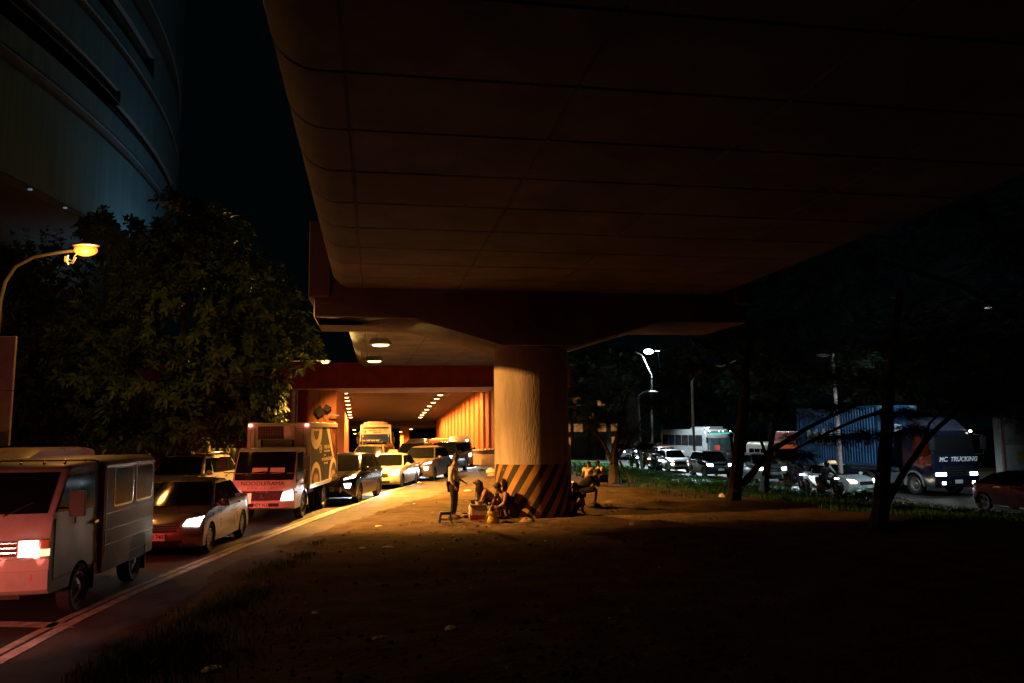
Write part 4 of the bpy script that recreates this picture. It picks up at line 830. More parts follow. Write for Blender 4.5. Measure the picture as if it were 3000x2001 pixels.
    b = MB(); b.prism([(-.15, 3.1), (-.03, 3.2), (.12, 3.12), (.06, 3.24), (.16, 3.33), (0, 3.3), (-.1, 3.38), (-.08, 3.26), (-.18, 3.22)], x1+.013, x1+.018, 'yz'); b.build('logo_mark', CB, lg, smooth=0)
    text('container_code', 'S\nE\nA\nU', .11, WL, ct, (x1+.012, .78, 3.25), (pi/2, 0, pi/2), .003)
    text('side_lettering', 'MAR', 1.15, WL, ct, (-3.9, -hw-.012, 2.72), (pi/2, 0, 0), .004, sx=1.25, bold=.03)
    beams(e, [(4.75, .9, 1.05), (4.75, -.9, 1.05)], 2400, (.85, .92, 1), 9)
    return e
# ------------------------------------------------------------------ people (one continuous skinned body; clothes and hair are children)
def skin(name, bones, m, parent, sub=2, root=0):
    """bones: {joint: (pos, radius)}, edges list -> skinned mesh"""
    J, E_ = bones; names = list(J); me = bpy.data.meshes.new(name)
    me.from_pydata([J[k][0] for k in names], [(names.index(a), names.index(b)) for a, b in E_], []); me.update()
    o = bpy.data.objects.new(name, me); C.objects.link(o); o.parent = parent
    sk = o.modifiers.new('skin', 'SKIN'); sk.use_smooth_shade = True; sk.branch_smoothing = .4
    for i, k in enumerate(names):
        r = J[k][1]; d = me.skin_vertices[0].data[i]; d.radius = r if isinstance(r, tuple) else (r, r); d.use_root = (i == root)
    ss = o.modifiers.new('sub', 'SUBSURF'); ss.levels = sub; ss.render_levels = sub
    dg = bpy.context.evaluated_depsgraph_get(); ev = o.evaluated_get(dg); nm = bpy.data.meshes.new_from_object(ev)
    o.modifiers.clear(); o.data = nm; nm.materials.clear(); nm.materials.append(m)
    for p in nm.polygons: p.use_smooth = True
    return o
def hand(J, E_, pre, wrist, d, palm_n, curl=.5, point=False, s=1.0):
    """five fingers rooted in a palm; d = direction of the fingers, palm_n = palm normal"""
    d = V(d).normalized(); n = V(palm_n).normalized(); side = d.cross(n).normalized(); wv = V(wrist)
    J[pre+'palm'] = (wv+d*.055*s, (.034*s, .018*s)); E_.append((pre+'wrist', pre+'palm'))
    J[pre+'knuck'] = (wv+d*.085*s, (.036*s, .016*s)); E_.append((pre+'palm', pre+'knuck'))
    for i, L in enumerate((.068, .078, .072, .056)):
        b0 = wv + d*.095*s + side*(-.03+.02*i)*s; c = 0.05 if (point and i == 0) else curl
        p1 = b0 + (d*cos(c*.9) + n*sin(c*.9))*L*.55*s; p2 = p1 + (d*cos(c*2) + n*sin(c*2))*L*.5*s
        for q, (p, r) in enumerate(((b0, .0095), (p1, .0085), (p2, .007))):
            J[f'{pre}f{i}{q}'] = (p, r*s); E_.append(((f'{pre}f{i}{q-1}') if q else pre+'knuck', f'{pre}f{i}{q}'))
    t0 = wv + d*.04*s - side*.035*s; t1 = t0 + (d*.6 - side*.5 + n*.4).normalized()*.035*s; t2 = t1 + (d*.9 + n*.3).normalized()*.03*s
    for q, (p, r) in enumerate(((t0, .012), (t1, .01), (t2, .008))):
        J[f'{pre}t{q}'] = (p, r*s); E_.append((f'{pre}t{q-1}' if q else pre+'palm', f'{pre}t{q}'))
def person(label, loc, rz, j, shirt, trousers, sleeves='long', hairstyle='short', legs='long', group=None, shoes=(.02, .018, .016), fat=1.0, skinm=None, hands=None, helmet=None, female=False, barefoot=False, skip=()):
    """j: joints in metres, figure faces +x; pelvis chest neck head, L/R shoulder elbow wrist hip knee ankle toe"""
    e = empty('person', loc, rz); tag(e, label, 'person', group); sm = skinm or SKIN; F_ = fat
    J = {}; E_ = []
    def add(k, p, r, to=None):
        J[k] = (V(p), r)
        if to: E_.append((to, k))
    pel, che, nek, hed = (V(j[k]) for k in ('pelvis', 'chest', 'neck', 'head'))
    add('pelvis', pel, (.125*F_, .15*F_)); add('waist', pel.lerp(che, .45), (.105*F_, .135*F_), 'pelvis'); add('chest', che, (.115*F_, .155*F_), 'waist')
    up = (nek-che).normalized(); add('upper', che.lerp(nek, .6), (.085, .11), 'chest'); add('neck', nek, .055, 'upper')
    hd = (hed-nek).normalized(); fw = V(j.get('face', (1, 0, 0))).normalized()
    add('jaw', nek + hd*.09 + fw*.025, (.062, .066), 'neck'); add('head', hed, (.088, .08), 'jaw'); add('crown', hed + hd*.075 - fw*.012, (.07, .066), 'head')
    for s_, sg in (('L', 1), ('R', -1)):
        sh, el, wr = (V(j[s_+k]) for k in ('shoulder', 'elbow', 'wrist'))
        add(s_+'sh', sh, .062*F_, 'upper'); add(s_+'el', el, .043, s_+'sh'); add(s_+'fore', el.lerp(wr, .35), .042, s_+'el'); add(s_+'wrist', wr, (.028, .024), s_+'fore')
        hp, kn, an, to = (V(j[s_+k]) for k in ('hip', 'knee', 'ankle', 'toe'))
        add(s_+'hip', hp, .088*F_, 'pelvis'); add(s_+'thigh', hp.lerp(kn, .45), .078*F_, s_+'hip'); add(s_+'kn', kn, .056, s_+'thigh'); add(s_+'calf', kn.lerp(an, .35), .054, s_+'kn'); add(s_+'an', an, .037, s_+'calf')
        hl = an + (an-to)*.22; hl.z = to.z; add(s_+'ball', an.lerp(to, .65), (.04, .03), s_+'an'); add(s_+'toe', to, (.036, .022), s_+'ball')
        h = (hands or {}).get(s_, {})
        hand(J, E_, s_, wr, h.get('d', (wr-el)), h.get('n', (0, -sg, 0)), h.get('curl', .5), h.get('point', False))
        J[s_+'wrist'] = J[s_+'wrist']
    skin('body', (J, E_), sm, e, 2, 0)
    def sub(keys, grow, name, m, cut=None):
        K = {k: (J[k][0], tuple(q+grow for q in J[k][1]) if isinstance(J[k][1], tuple) else J[k][1]+grow) for k in keys}
        if cut:
            for k, (a, b, t, r) in cut.items(): K[k] = (J[a][0].lerp(J[b][0], t), r)
        ed = [(a, b) for a, b in E_ if a in K and b in K]
        if cut:
            for k, (a, b, t, r) in cut.items(): ed.append((a, k))
        return skin(name, (K, ed), m, e, 2, 0)
    arm = ['Lsh', 'Rsh'] + (['Lel', 'Rel', 'Lfore', 'Rfore'] if sleeves == 'long' else [])
    cut = {'hem': ('pelvis', 'waist', -.1, (.145*F_, .17*F_))}
    cut = {}
    for s_ in 'LR':
        if sleeves == 'long': cut[s_+'cuff'] = (s_+'fore', s_+'wrist', .7, .042)
        elif sleeves == 'short': cut[s_+'cuff'] = (s_+'sh', s_+'el', .62, .066)
    sub(['pelvis', 'waist', 'chest', 'upper'] + arm, .018, 'shirt', shirt, cut)
    lk = ['pelvis', 'Lhip', 'Rhip', 'Lthigh', 'Rthigh', 'Lkn', 'Rkn'] + (['Lcalf', 'Rcalf'] if legs == 'long' else [])
    cut = {s_+'hem': (s_+'calf', s_+'an', .9, .058) for s_ in 'LR'} if legs == 'long' else {}
    sub(lk, .014, 'trousers', trousers, cut)
    if not barefoot:
        for s_ in 'LR':
            b = MB(); an, to = J[s_+'an'][0], J[s_+'toe'][0]; d = (to-an); d.z = 0; d.normalize(); n = V((-d.y, d.x, 0)); base = min(an.z, to.z)-.035; rings = []
            for t, wd, h in ((-.09, .03, .07), (-.06, .045, .1), (.02, .045, .1), (.1, .05, .07), (.17, .045, .05), (.2, .02, .035)):
                p = V((an.x, an.y, base)) + d*t; rings.append([p - n*wd, p - n*wd + V((0, 0, h*.6)), p - n*wd*.5 + V((0, 0, h)), p + n*wd*.5 + V((0, 0, h)), p + n*wd + V((0, 0, h*.6)), p + n*wd])
            b.loft(rings); b.build('shoe', mat('shoe_%d' % int(shoes[0]*1000), shoes, .6, var=.2), e)
    # face: nose, eyes, ears; hair
    side = hd.cross(fw).normalized(); fw2 = side.cross(hd).normalized(); Mx = Matrix((fw2, side, hd)).transposed()
    b = MB(); b.loft([[hed + Mx @ V((x, y*wy, z)) for y in (-1, 0, 1)] for x, wy, z in ((.082, .008, .03), (.098, .012, .0), (.108, .017, -.022), (.08, .016, -.032))]); b.build('nose', sm, e)
    for sg in (1, -1):
        b = MB(); b.ball(hed + Mx @ V((.078, sg*.032, .022)), (.012, .016, .008), 8, 5, mx=Mx); b.build('eye', INK, e)
        b = MB(); b.ball(hed + Mx @ V((-.005, sg*.086, .0)), (.02, .01, .032), 8, 5, mx=Mx); b.build('ear', sm, e)
    if helmet is None and hairstyle:
        b = MB(); rings = []; n = 18
        for i in range(9):
            t = i/8; ring = []
            for k in range(n):
                a = 2*pi*k/n; back = .5-.5*cos(a); low = lerp(.055, -.055 if hairstyle == 'short' else -.07, back)
                zc = lerp(low, .152, sin(t*pi/2)); rr_ = sqrt(max(0, 1-((zc-.03)/.125)**2)) if zc < .152 else .02
                jit = .006*MN.noise(V((cos(a)*4, sin(a)*4, t*5)))
                ring.append(hed + Mx @ V(((.106*rr_+jit)*cos(a)-.006, (.097*rr_+jit)*sin(a), zc)))
            rings.append(ring)
        b.loft(rings)
        for k in range(60):
            a = random.uniform(0, 2*pi); q = V((.1*cos(a)*.8, .095*sin(a)*.8, random.uniform(.08, .15))); p = hed + Mx @ q; d = (Mx @ V((q.x*1.2, q.y*1.2, .05))).normalized()*random.uniform(.015, .035)
            b.tube([p, p+d*.6, p+d], [.006, .004, .001], 3)
        b.build('hair', HAIR, e)
        if hairstyle == 'long':
            b = MB()
            for k in range(70):
                a = random.uniform(.35*pi, 1.65*pi); q = V((.1*cos(a), .095*sin(a), random.uniform(-.02, .06))); p = hed + Mx @ q
                p2 = p + V((q.x*.3, q.y*.3, -.16)); p3 = p2 + V((random.uniform(-.03, .03), random.uniform(-.03, .03), -random.uniform(.12, .24))); b.tube([p, p2, p3], [.02, .018, .006], 5)
            b.build('long_hair', HAIR, e)
    if helmet:
        b = MB(); b.ball(hed + Mx @ V((-.01, 0, .02)), (.145, .125, .15), 18, 12, mx=Mx); b.build('helmet', helmet, e)
        b = MB(); rings = []
        for zc, r in ((-.045, .139), (.0, .146), (.05, .143)): rings.append([hed + Mx @ V((r*cos(radians(t))-.006, r*.88*sin(radians(t)), zc)) for t in range(-62, 63, 12)])
        b.loft(rings, cap=False, closed=False); b.build('visor', GLASS, e)
    return e
def cloth(name, col, rough=.85): return mat('cloth_'+name, col, rough, var=.2, scale=14, bump=.3, bscale=50)

# standing figure looking down at the cooking things and pointing with one hand
GZ = .1
STAND = dict(pelvis=(0, 0, .93), chest=(.01, 0, 1.22), neck=(.02, 0, 1.43), head=(.06, 0, 1.58), face=(1, 0, -.25),
    Lshoulder=(.01, .19, 1.38), Lelbow=(.0, .24, 1.10), Lwrist=(.22, .2, .98), Rshoulder=(.01, -.19, 1.38), Relbow=(-.02, -.26, 1.09), Rwrist=(.1, -.22, .87),
    Lhip=(0, .09, .88), Lknee=(.05, .10, .49), Lankle=(0, .1, .085), Ltoe=(.17, .13, .03), Rhip=(0, -.09, .88), Rknee=(.03, -.10, .49), Rankle=(-.02, -.1, .085), Rtoe=(.14, -.13, .03))
MAN = gz(1328, 1520, GZ)
person('person standing by the pier in a pale shirt and dark trousers, one hand pointing down', (MAN.x, MAN.y, GZ+.01), radians(-8), STAND, cloth('pale', (.52, .46, .47)), cloth('navy', (.012, .014, .022)), 'long', 'short', shoes=(.015, .013, .012), hands={'L': dict(d=(.8, 0, -.5), n=(0, -.4, -1), curl=.8, point=True), 'R': dict(d=(.6, 0, -.8), n=(-.5, .5, 0), curl=.5)}, fat=1.05)
def seat_pose(h=.12, lean=.25, knee_h=.38, reach=(.42, .45), spread=.16, headdrop=.5):
    sx = lean
    return dict(pelvis=(0, 0, h+.1), chest=(sx*.7, 0, h+.38), neck=(sx*1.25, 0, h+.56), head=(sx*1.25+.09, 0, h+.68), face=(1, 0, -headdrop),
        Lshoulder=(sx*1.1, .18, h+.52), Lelbow=(sx+.16, .27, h+.27), Lwrist=(reach[0], .12, reach[1]), Rshoulder=(sx*1.1, -.18, h+.52), Relbow=(sx+.16, -.27, h+.27), Rwrist=(reach[0], -.12, reach[1]),
        Lhip=(.02, .1, h+.08), Lknee=(.4, spread, knee_h), Lankle=(.3, spread+.02, .085), Ltoe=(.46, spread+.05, .03), Rhip=(.02, -.1, h+.08), Rknee=(.4, -spread, knee_h), Rankle=(.3, -spread-.02, .085), Rtoe=(.46, -spread-.05, .03))
def put(x, y, z=GZ): p = gz(x, y, z); return (p.x, p.y, z)
p = gz(1452, 1508, GZ); person('person with long dark hair crouched over the cooking pots, left of the pier', (p.x, p.y, GZ), radians(195), seat_pose(.16, .3, .46, (.52, .36)), cloth('peach', (.34, .2, .15)), cloth('darkgrey', (.02, .02, .022)), 'short', 'long', hands={'L': dict(curl=.6), 'R': dict(curl=.6)}, barefoot=True, legs='short')
p = gz(1500, 1516, GZ); person('person in a dark sleeveless top seated in front of the striped pier looking down', (p.x, p.y, GZ), radians(215), seat_pose(.14, .28, .44, (.5, .34)), cloth('black', (.015, .014, .015)), cloth('maroon', (.06, .02, .018)), 'none', 'short', barefoot=True, legs='short')
person('person in dark clothes sitting in the shadow against the right side of the pier', (1.62, 22.85, GZ), radians(296), seat_pose(.05, .12, .4, (.45, .34)), cloth('shadow', (.02, .018, .018)), cloth('shadow_blue', (.012, .013, .018)), 'short', 'short', barefoot=True, legs='short')
# man hunched on a low stool
HUN = dict(pelvis=(0, 0, .50), chest=(.25, 0, .77), neck=(.42, 0, .92), head=(.53, 0, 1.0), face=(1, 0, -.8),
    Lshoulder=(.36, .19, .88), Lelbow=(.55, .25, .68), Lwrist=(.6, .1, .9), Rshoulder=(.36, -.19, .88), Relbow=(.58, -.22, .62), Rwrist=(.62, -.06, .88),
    Lhip=(.04, .1, .47), Lknee=(.50, .17, .52), Lankle=(.44, .17, .085), Ltoe=(.62, .19, .03), Rhip=(.04, -.1, .47), Rknee=(.52, -.14, .52), Rankle=(.46, -.15, .085), Rtoe=(.64, -.17, .03))
p = gz(1699, 1482, GZ); STOOLP = p; person('person hunched forward on a low stool right of the pier, a black silhouette', (p.x, p.y, GZ), radians(-6), HUN, cloth('black', (.015, .014, .015)), cloth('black2', (.012, .012, .013)), 'short', 'short', legs='short', fat=1.18, hands={'L': dict(d=(-.1, 0, 1), curl=.9), 'R': dict(d=(-.1, 0, 1), curl=.9)})
p = gz(1722, 1428, .08); person('person in a pale pink shirt seated on the grass with their back to the pier', (p.x, p.y, .02), radians(70), seat_pose(.3, .1, .5, (.42, .5)), cloth('pinkwhite', (.5, .4, .36)), cloth('black2', (.012, .012, .013)), 'short', 'short')
p = gz(1770, 1425, .08); person('person in a white shirt leaning against the small tree, looking at a phone', (p.x, p.y, .02), radians(200), seat_pose(.32, .14, .5, (.42, .55)), cloth('white', (.5, .47, .42)), cloth('black2', (.012, .012, .013)), 'short', 'short')

# ------------------------------------------------------------------ things on the ground
def stool(loc, rz, label, m):
    e = empty('stool', loc, rz); tag(e, label, 'stool', 'low plastic stools'); b = MB(); b.loft([[V((sx*h, sy*h*.8, z)) for sx, sy in ((-1, -1), (1, -1), (1, 1), (-1, 1))] for h, z in ((.135, .24), (.14, .26), (.125, .275))]); b.build('seat', m, e, bevel=.012)
    for sx in (-1, 1):
        for sy in (-1, 1): b = MB(); b.loft([[V((sx*(x+u), sy*(x*.8+v), z)) for u, v in ((-.028, -.022), (.016, -.022), (.016, .014), (-.028, .014))] for x, z in ((.12, .25), (.165, 0))]); b.build('leg', m, e, bevel=.004)
    b = MB()
    for s_ in (-1, 1): b.box((0, s_*.108, .225), (.2, .014, .05)); b.box((s_*.13, 0, .225), (.014, .16, .05)); b.box((0, s_*.125, .07), (.26, .012, .02))
    b.build('apron', m, e); return e
p = gz(1305, 1530, GZ); stool((p.x, p.y, GZ), radians(8), 'small dark blue plastic stool standing empty behind the standing person', mat('blue_plastic', (.015, .035, .12), .45, var=.2))
stool((STOOLP.x-.02, STOOLP.y, GZ), radians(5), 'small dark stool under the hunched silhouette right of the pier', mat('dark_plastic', (.03, .03, .035), .5)).scale = (1, 1, 1.48)
p = gz(1400, 1522, GZ); cx_, cy_ = p.x, p.y
e = empty('cooler_box', (cx_, cy_, GZ), radians(6)); tag(e, 'stained white styrofoam cooler with a red lower front, used as a cooking table', 'cooler')
b = MB(); b.loft([[V((sx*h, sy*h*.75, z)) for sx, sy in ((-1, -1), (1, -1), (1, 1), (-1, 1))] for h, z in ((.185, 0), (.2, .36))]); b.build('box', mat('foam', (.5, .42, .34), .8, var=.3, scale=9), e, bevel=.02)
b = MB(); b.loft([[V((sx*h, sy*h*.76, z)) for sx, sy in ((-1, -1), (1, -1), (1, 1), (-1, 1))] for h, z in ((.19, .005), (.193, .13))]); b.build('red_wrap', mat('red_wrap', (.3, .02, .02), .6, var=.4, scale=8), e)
b = MB(); b.box((0, 0, .375), (.43, .33, .045)); b.build('lid', mat('lid_brown', (.2, .12, .07), .7, var=.3), e, bevel=.01)
e = empty('plastic_tub', (cx_+.03, cy_-.02, GZ+.4)); tag(e, 'white plastic tub standing on the cooler', 'tub'); b = MB(); b.lathe([(.085, 0), (.105, .085), (.112, .09), (.1, .088), (.08, .01), (.001, .01)], n=20, cap=False); b.build('tub', mat('tub_white', (.6, .52, .46), .4), e); 
b = MB(); b.lathe([(.112, .082), (.117, .088), (.112, .094)], n=20, cap=False); b.build('rim', mat('rim_blue', (.2, .25, .6), .4), e)
e = empty('cooking_pot', (cx_-.08, cy_+.16, GZ+.4)); tag(e, 'black cooking pot behind the white tub on the cooler', 'pot'); b = MB(); b.lathe([(.08, 0), (.12, .03), (.125, .1), (.118, .1), (.112, .03), (.001, .02)], n=20, cap=False); b.build('pot', mat('pot_black', (.015, .014, .014), .5, .5), e)
b = MB(); b.tube([(-.12, 0, .08), (-.17, 0, .1), (-.17, .03, .1)], .01, 6); b.build('handle', BLACK, e)
e = empty('plastic_bag', (cx_-.2, cy_+.02, GZ)); tag(e, 'white plastic bag hanging down the left side of the cooler', 'bag'); b = MB(); b.ball((0, 0, .3), (.05, .09, .09), 12, 8); b.loft([[V((.02*cos(a)*k-.01, .07*sin(a)*k, z)) for a in [2*pi*i/10 for i in range(10)]] for k, z in ((1.3, .3), (1.6, .18), (1.4, .06), (.6, .01))]); b.build('bag', mat('bag_white', (.7, .68, .64), .4), e, smooth=180)
# yellow carrier bag and green bottle
p = gz(1445, 1532, GZ); e = empty('carrier_bag', (p.x, p.y, GZ), .15); tag(e, 'yellow plastic carrier bag full of goods in front of the cooler', 'bag')
YB = mat('bag_yellow', (.62, .42, .05), .35, var=.25, scale=9, bump=.5, bscale=16); b = MB(); rings = []
for i in range(10):
    t = i/9; z = .30*t; r = .15*(1-.15*t) + .02*sin(t*9); rings.append([V(((r+.02*MN.noise(V((cos(a)*3, sin(a)*3, t*6))))*cos(a), (r*.62+.02*MN.noise(V((cos(a)*3, sin(a)*3, t*6+9))))*sin(a), z)) for a in [2*pi*k/20 for k in range(20)]])
b.loft(rings, cap=False); b.build('bag', YB, e, smooth=25)
for s_ in (1, -1): b = MB(); b.tube([(-.09, s_*.03, .29), (-.075, s_*.03, .40), (-.03, s_*.02, .45), (.0, s_*.02, .42), (.03, s_*.02, .36), (.09, s_*.03, .3)], [.035, .022, .014, .014, .022, .035], 6); b.build('handle', YB, e)
text('bag_print', 'SAVE', .06, mat('bag_ink', (.12, .1, .02), .6), e, (-.02, -.098, .1), (pi/2, 0, 0), .002)
e = empty('bottle', (p.x-.1, p.y+.12, GZ+.06)); tag(e, 'big green plastic bottle standing behind the yellow bag', 'bottle'); b = MB(); b.lathe([(.001, 0), (.055, 0), (.06, .03), (.06, .28), (.045, .34), (.02, .38), (.02, .42)], n=16, cap=False); b.build('bottle', mat('bottle_green', (.02, .1, .05), .2), e); b = MB(); b.lathe([(.024, .41), (.024, .44), (.001, .44)], n=12, cap=False); b.build('cap', mat('cap_white', (.5, .5, .45), .5), e)
b = MB(); b.lathe([(.062, .1), (.062, .24)], n=16, cap=False); b.build('sticker', mat('label_green', (.04, .2, .1), .5), e)
def rag(loc, s, label, m, cat, name, flat=.35, grp=None, seed=1):
    b = MB(); n = 12; rings = []
    for i in range(7):
        t = i/6; r = cos(t*pi/2)**.6; rings.append([V((s*(r+.25*MN.noise(V((cos(a)*1.7+seed, sin(a)*1.7, t*2))))*cos(a), s*.7*(r+.25*MN.noise(V((cos(a)*1.7, sin(a)*1.7+seed, t*2+5))))*sin(a), max(0, s*flat*(t+.25*MN.noise(V((cos(a)*2, sin(a)*2, t*3+seed))))))) for a in [2*pi*k/n for k in range(n)]])
    b.loft(rings); o = b.build(name, m, None, smooth=30); o.location = loc; o.rotation_euler = (0, 0, seed*1.3); tag(o, label, cat, grp); return o
DARKC = mat('dark_bundle', (.03, .024, .02), .9, var=.4, scale=9); PAPER = mat('litter_white', (.85, .83, .8), .6, var=.2, scale=12); BRN = mat('coconut_brown', (.12, .06, .03), .9, var=.4, scale=14, bump=.5)
p = gz(1358, 1506, GZ); rag((p.x, p.y+.1, GZ-.02), .13, 'brown lump of cloth behind the standing person', BRN, 'bundle', 'cloth_bundle', .6, None, 3)
p = gz(1372, 1516, GZ); rag((p.x, p.y, GZ-.02), .22, 'dark bag lying on the ground between the standing person and the cooler', DARKC, 'bag', 'dark_bag', .45, None, 5)
p = gz(1398, 1542, GZ); rag((p.x, p.y, GZ-.01), .07, 'brown husk lying on the ground in front of the cooler', BRN, 'husk', 'husk', .7, None, 8)
p = gz(1480, 1530, GZ); rag((p.x, p.y, GZ-.01), .16, 'dark rag on the ground right of the yellow bag', DARKC, 'rag', 'rag', .3, None, 11)
p = gz(1430, 1541, GZ); rag((p.x, p.y, GZ-.01), .09, 'flat scrap of cardboard at the foot of the yellow bag', mat('cardboard', (.4, .26, .14), .9, var=.2), 'cardboard', 'cardboard', .15, None, 14)
p = gz(1438, 1385, GZ); rag((p.x, p.y, GZ), .3, 'white plastic bag against the far left side of the pier', PAPER, 'bag', 'plastic_bag', .9, None, 17)
p = gz(1450, 1392, GZ); rag((p.x-.1, p.y-.6, GZ), .28, 'pinkish sack beside the white bag behind the pier', mat('sack_pink', (.4, .24, .2), .8, var=.3), 'sack', 'sack', .7, None, 19)
p = gz(1412, 1382, GZ); rag((p.x, p.y, GZ+.02), .3, 'dark heap of rags at the edge of the pavement left of the pier', DARKC, 'rags', 'rag_heap', .5, None, 21)
p = gz(1675, 1492, GZ); rag((p.x, p.y, GZ-.02), .24, 'dark sack leaning on the pier beside the hunched person', DARKC, 'sack', 'sack', 1.1, None, 23)
for (x, y, s_, lb) in ((1785, 1472, .2, 'dark flat stone right of the hunched person'), (1838, 1470, .2, 'dark stone on the earth mound nearer the thick tree'), (1860, 1538, .24, 'pale rock lying on the lit earth right of the pier'), (1545, 1528, .3, 'low sandy hump of rubble at the foot of the pier'), (1270, 1500, .09, 'small stone on the orange lit earth left of the standing person')):
    p = gz(x, y, GZ); rag((p.x, p.y, GZ-.03), s_, lb, mat('rock_tan', (.26, .18, .11), .95, var=.3, scale=7, bump=.6), 'rock', 'rock', .45, None, int(x) % 13)
p = gz(2115, 1456, GZ); rag((p.x, p.y, GZ), .14, 'white plastic bag lying at the foot of the thick tree', PAPER, 'bag', 'plastic_bag', .9, None, 4)
p = gz(1678, 1414, GZ); rag((p.x, p.y, GZ), .16, 'white paper heap on the grass right of the pier', PAPER, 'paper', 'paper_heap', .5, None, 6)
# scattered litter
big = [(1213, 1472, .06, 'round white litter scrap on the orange lit earth'), (1109, 1540, .1, 'crumpled white scrap on the earth nearest the pavement edge'), (1062, 1604, .08, 'round white cup lid on the dark earth'), (1138, 1604, .14, 'flat white wrapper on the dark earth beside the cup lid'), (925, 1799, .08, 'bright folded wrapper on the dark foreground earth'), (1322, 1838, .12, 'pale crumpled sheet on the dark foreground earth'), (620, 1965, .12, 'crumpled plastic by the grass tuft in the foreground'), (1110, 1869, .1, 'thin plastic strip on the dark foreground earth'), (208, 1842, .09, 'white scrap lying between the road lines'), (1370, 1438, .16, 'white stick of litter between the pavement and the pier')]
for i, (x, y, s_, lb) in enumerate(big):
    p = gz(x, y, GZ if x > 300 else 0.005); zz = gh(p.x, p.y) if x > 300 else .005; rag((p.x, p.y, zz-.005), s_, lb, PAPER, 'litter', 'litter', .3, None, i*2+1)
rnd = random.Random(4); LT = [rag((0, 0, 0), .05, 'small pale scrap of litter strewn on the dark earth', PAPER, 'litter', 'litter_scrap', .3, 'scraps of litter on the earth', i*3+2) for i in range(3)]
k = 0
while k < 90:
    x, y = rnd.uniform(700, 1950), rnd.uniform(1500, 1960); p = gz(x, y, GZ)
    if p.x < walk_x(p.y)+.3: continue
    o = LT[k % 3] if k < 3 else LT[k % 3].copy()
    if k >= 3: C.objects.link(o)
    s_ = rnd.choice((.22, .3, .4, .7)); o.location = (p.x, p.y, gh(p.x, p.y)-.003); o.rotation_euler = (rnd.uniform(-.3, .3), rnd.uniform(-.3, .3), rnd.uniform(0, 6)); o.scale = (s_, s_*.7, s_); k += 1
# ------------------------------------------------------------------ motorcycles with riders
def motorcycle(loc, head, label, z, col, lit, group=None, power=0):
    e = empty('motorcycle', (*loc, z), atan2(head[1], head[0])); tag(e, label, 'motorcycle', group); pm = paint(*col)
    for x in (.64, -.62): wheel(e, x, 0, .29, .12, 1, 5)
    b = MB(); b.loft([[V((x, y*w_, zz)) for y, zz in ((-1, z0), (-1, z1-.06), (-.6, z1), (.6, z1), (1, z1-.06), (1, z0))] for x, w_, z0, z1 in ((-.95, .05, .68, .80), (-.75, .12, .5, .80), (-.3, .15, .36, .76), (0, .13, .3, .55), (.2, .14, .32, .52), (.34, .16, .4, .9), (.5, .13, .5, 1.02), (.62, .07, .62, .95))]); b.build('body', pm, e, smooth=45)
    b = MB(); b.loft([[V((x, y*w_, zz)) for y, zz in ((-1, .76), (-.9, z1), (.9, z1), (1, .76))] for x, w_, z1 in ((-.9, .1, .88), (-.6, .14, .87), (-.1, .12, .83), (.05, .08, .78))]); b.build('seat', BLACK, e, bevel=.02)
    b = MB()
    for s_ in (-.08, .08): b.tube([(.64, s_, .29), (.48, s_, .8), (.42, s_*.8, .98)], .022, 6)
    b.build('fork', STEEL, e)
    b = MB(); b.tube([(.28, -.36, 1.03), (.34, -.2, 1.06), (.42, 0, 1.0), (.34, .2, 1.06), (.28, .36, 1.03)], .016, 6); b.build('handlebar', BLACK, e)
    for s_ in (-1, 1):
        b = MB(); b.tube([(.34, s_*.2, 1.06), (.38, s_*.3, 1.24)], .008, 5); b.ball((.36, s_*.33, 1.28), (.02, .06, .04), 8, 5); b.build('mirror', BLACK, e)
        b = MB(); b.ball((.60, s_*.06, .86), (.06, .06, .045), 10, 6); b.build('headlight', lit, e)
    b = MB(); b.tube([(-.2, -.16, .3), (-.6, -.18, .36), (-.95, -.18, .46)], [.03, .05, .05], 8); b.build('exhaust', STEEL, e)
    b = MB(); b.lathe([(.31, -.06), (.33, 0), (.31, .06)], (.64, 0, .29), 'Y', 20, cap=False); 
    fd = MB(); fd.loft([[V((.64+r*cos(radians(t)), y, .29+r*sin(radians(t)))) for y in (-.07, .07) for r in (.31,)] for t in range(20, 150, 15)], cap=False, closed=False); fd.build('mudguard', pm, e)
    if power: light('headlight_beam', 'SPOT', (.75, 0, .86), COLD, power, e, (3.6, 0, 0), 42, .7, .06)
    return e
RIDE = dict(pelvis=(-.35, 0, .93), chest=(-.2, 0, 1.2), neck=(-.14, 0, 1.4), head=(-.08, 0, 1.55), face=(1, 0, -.1),
    Lshoulder=(-.17, .19, 1.35), Lelbow=(.0, .34, 1.12), Lwrist=(.24, .34, 1.05), Rshoulder=(-.17, -.19, 1.35), Relbow=(.0, -.34, 1.12), Rwrist=(.24, -.34, 1.05),
    Lhip=(-.33, .1, .9), Lknee=(.08, .2, .8), Lankle=(-.02, .18, .42), Ltoe=(.14, .19, .37), Rhip=(-.33, -.1, .9), Rknee=(.08, -.2, .8), Rankle=(-.02, -.18, .42), Rtoe=(.14, -.19, .37))
HL = mat('helmet_black', (.015, .015, .018), .15, coat=.6)
H2 = (.30, -1)
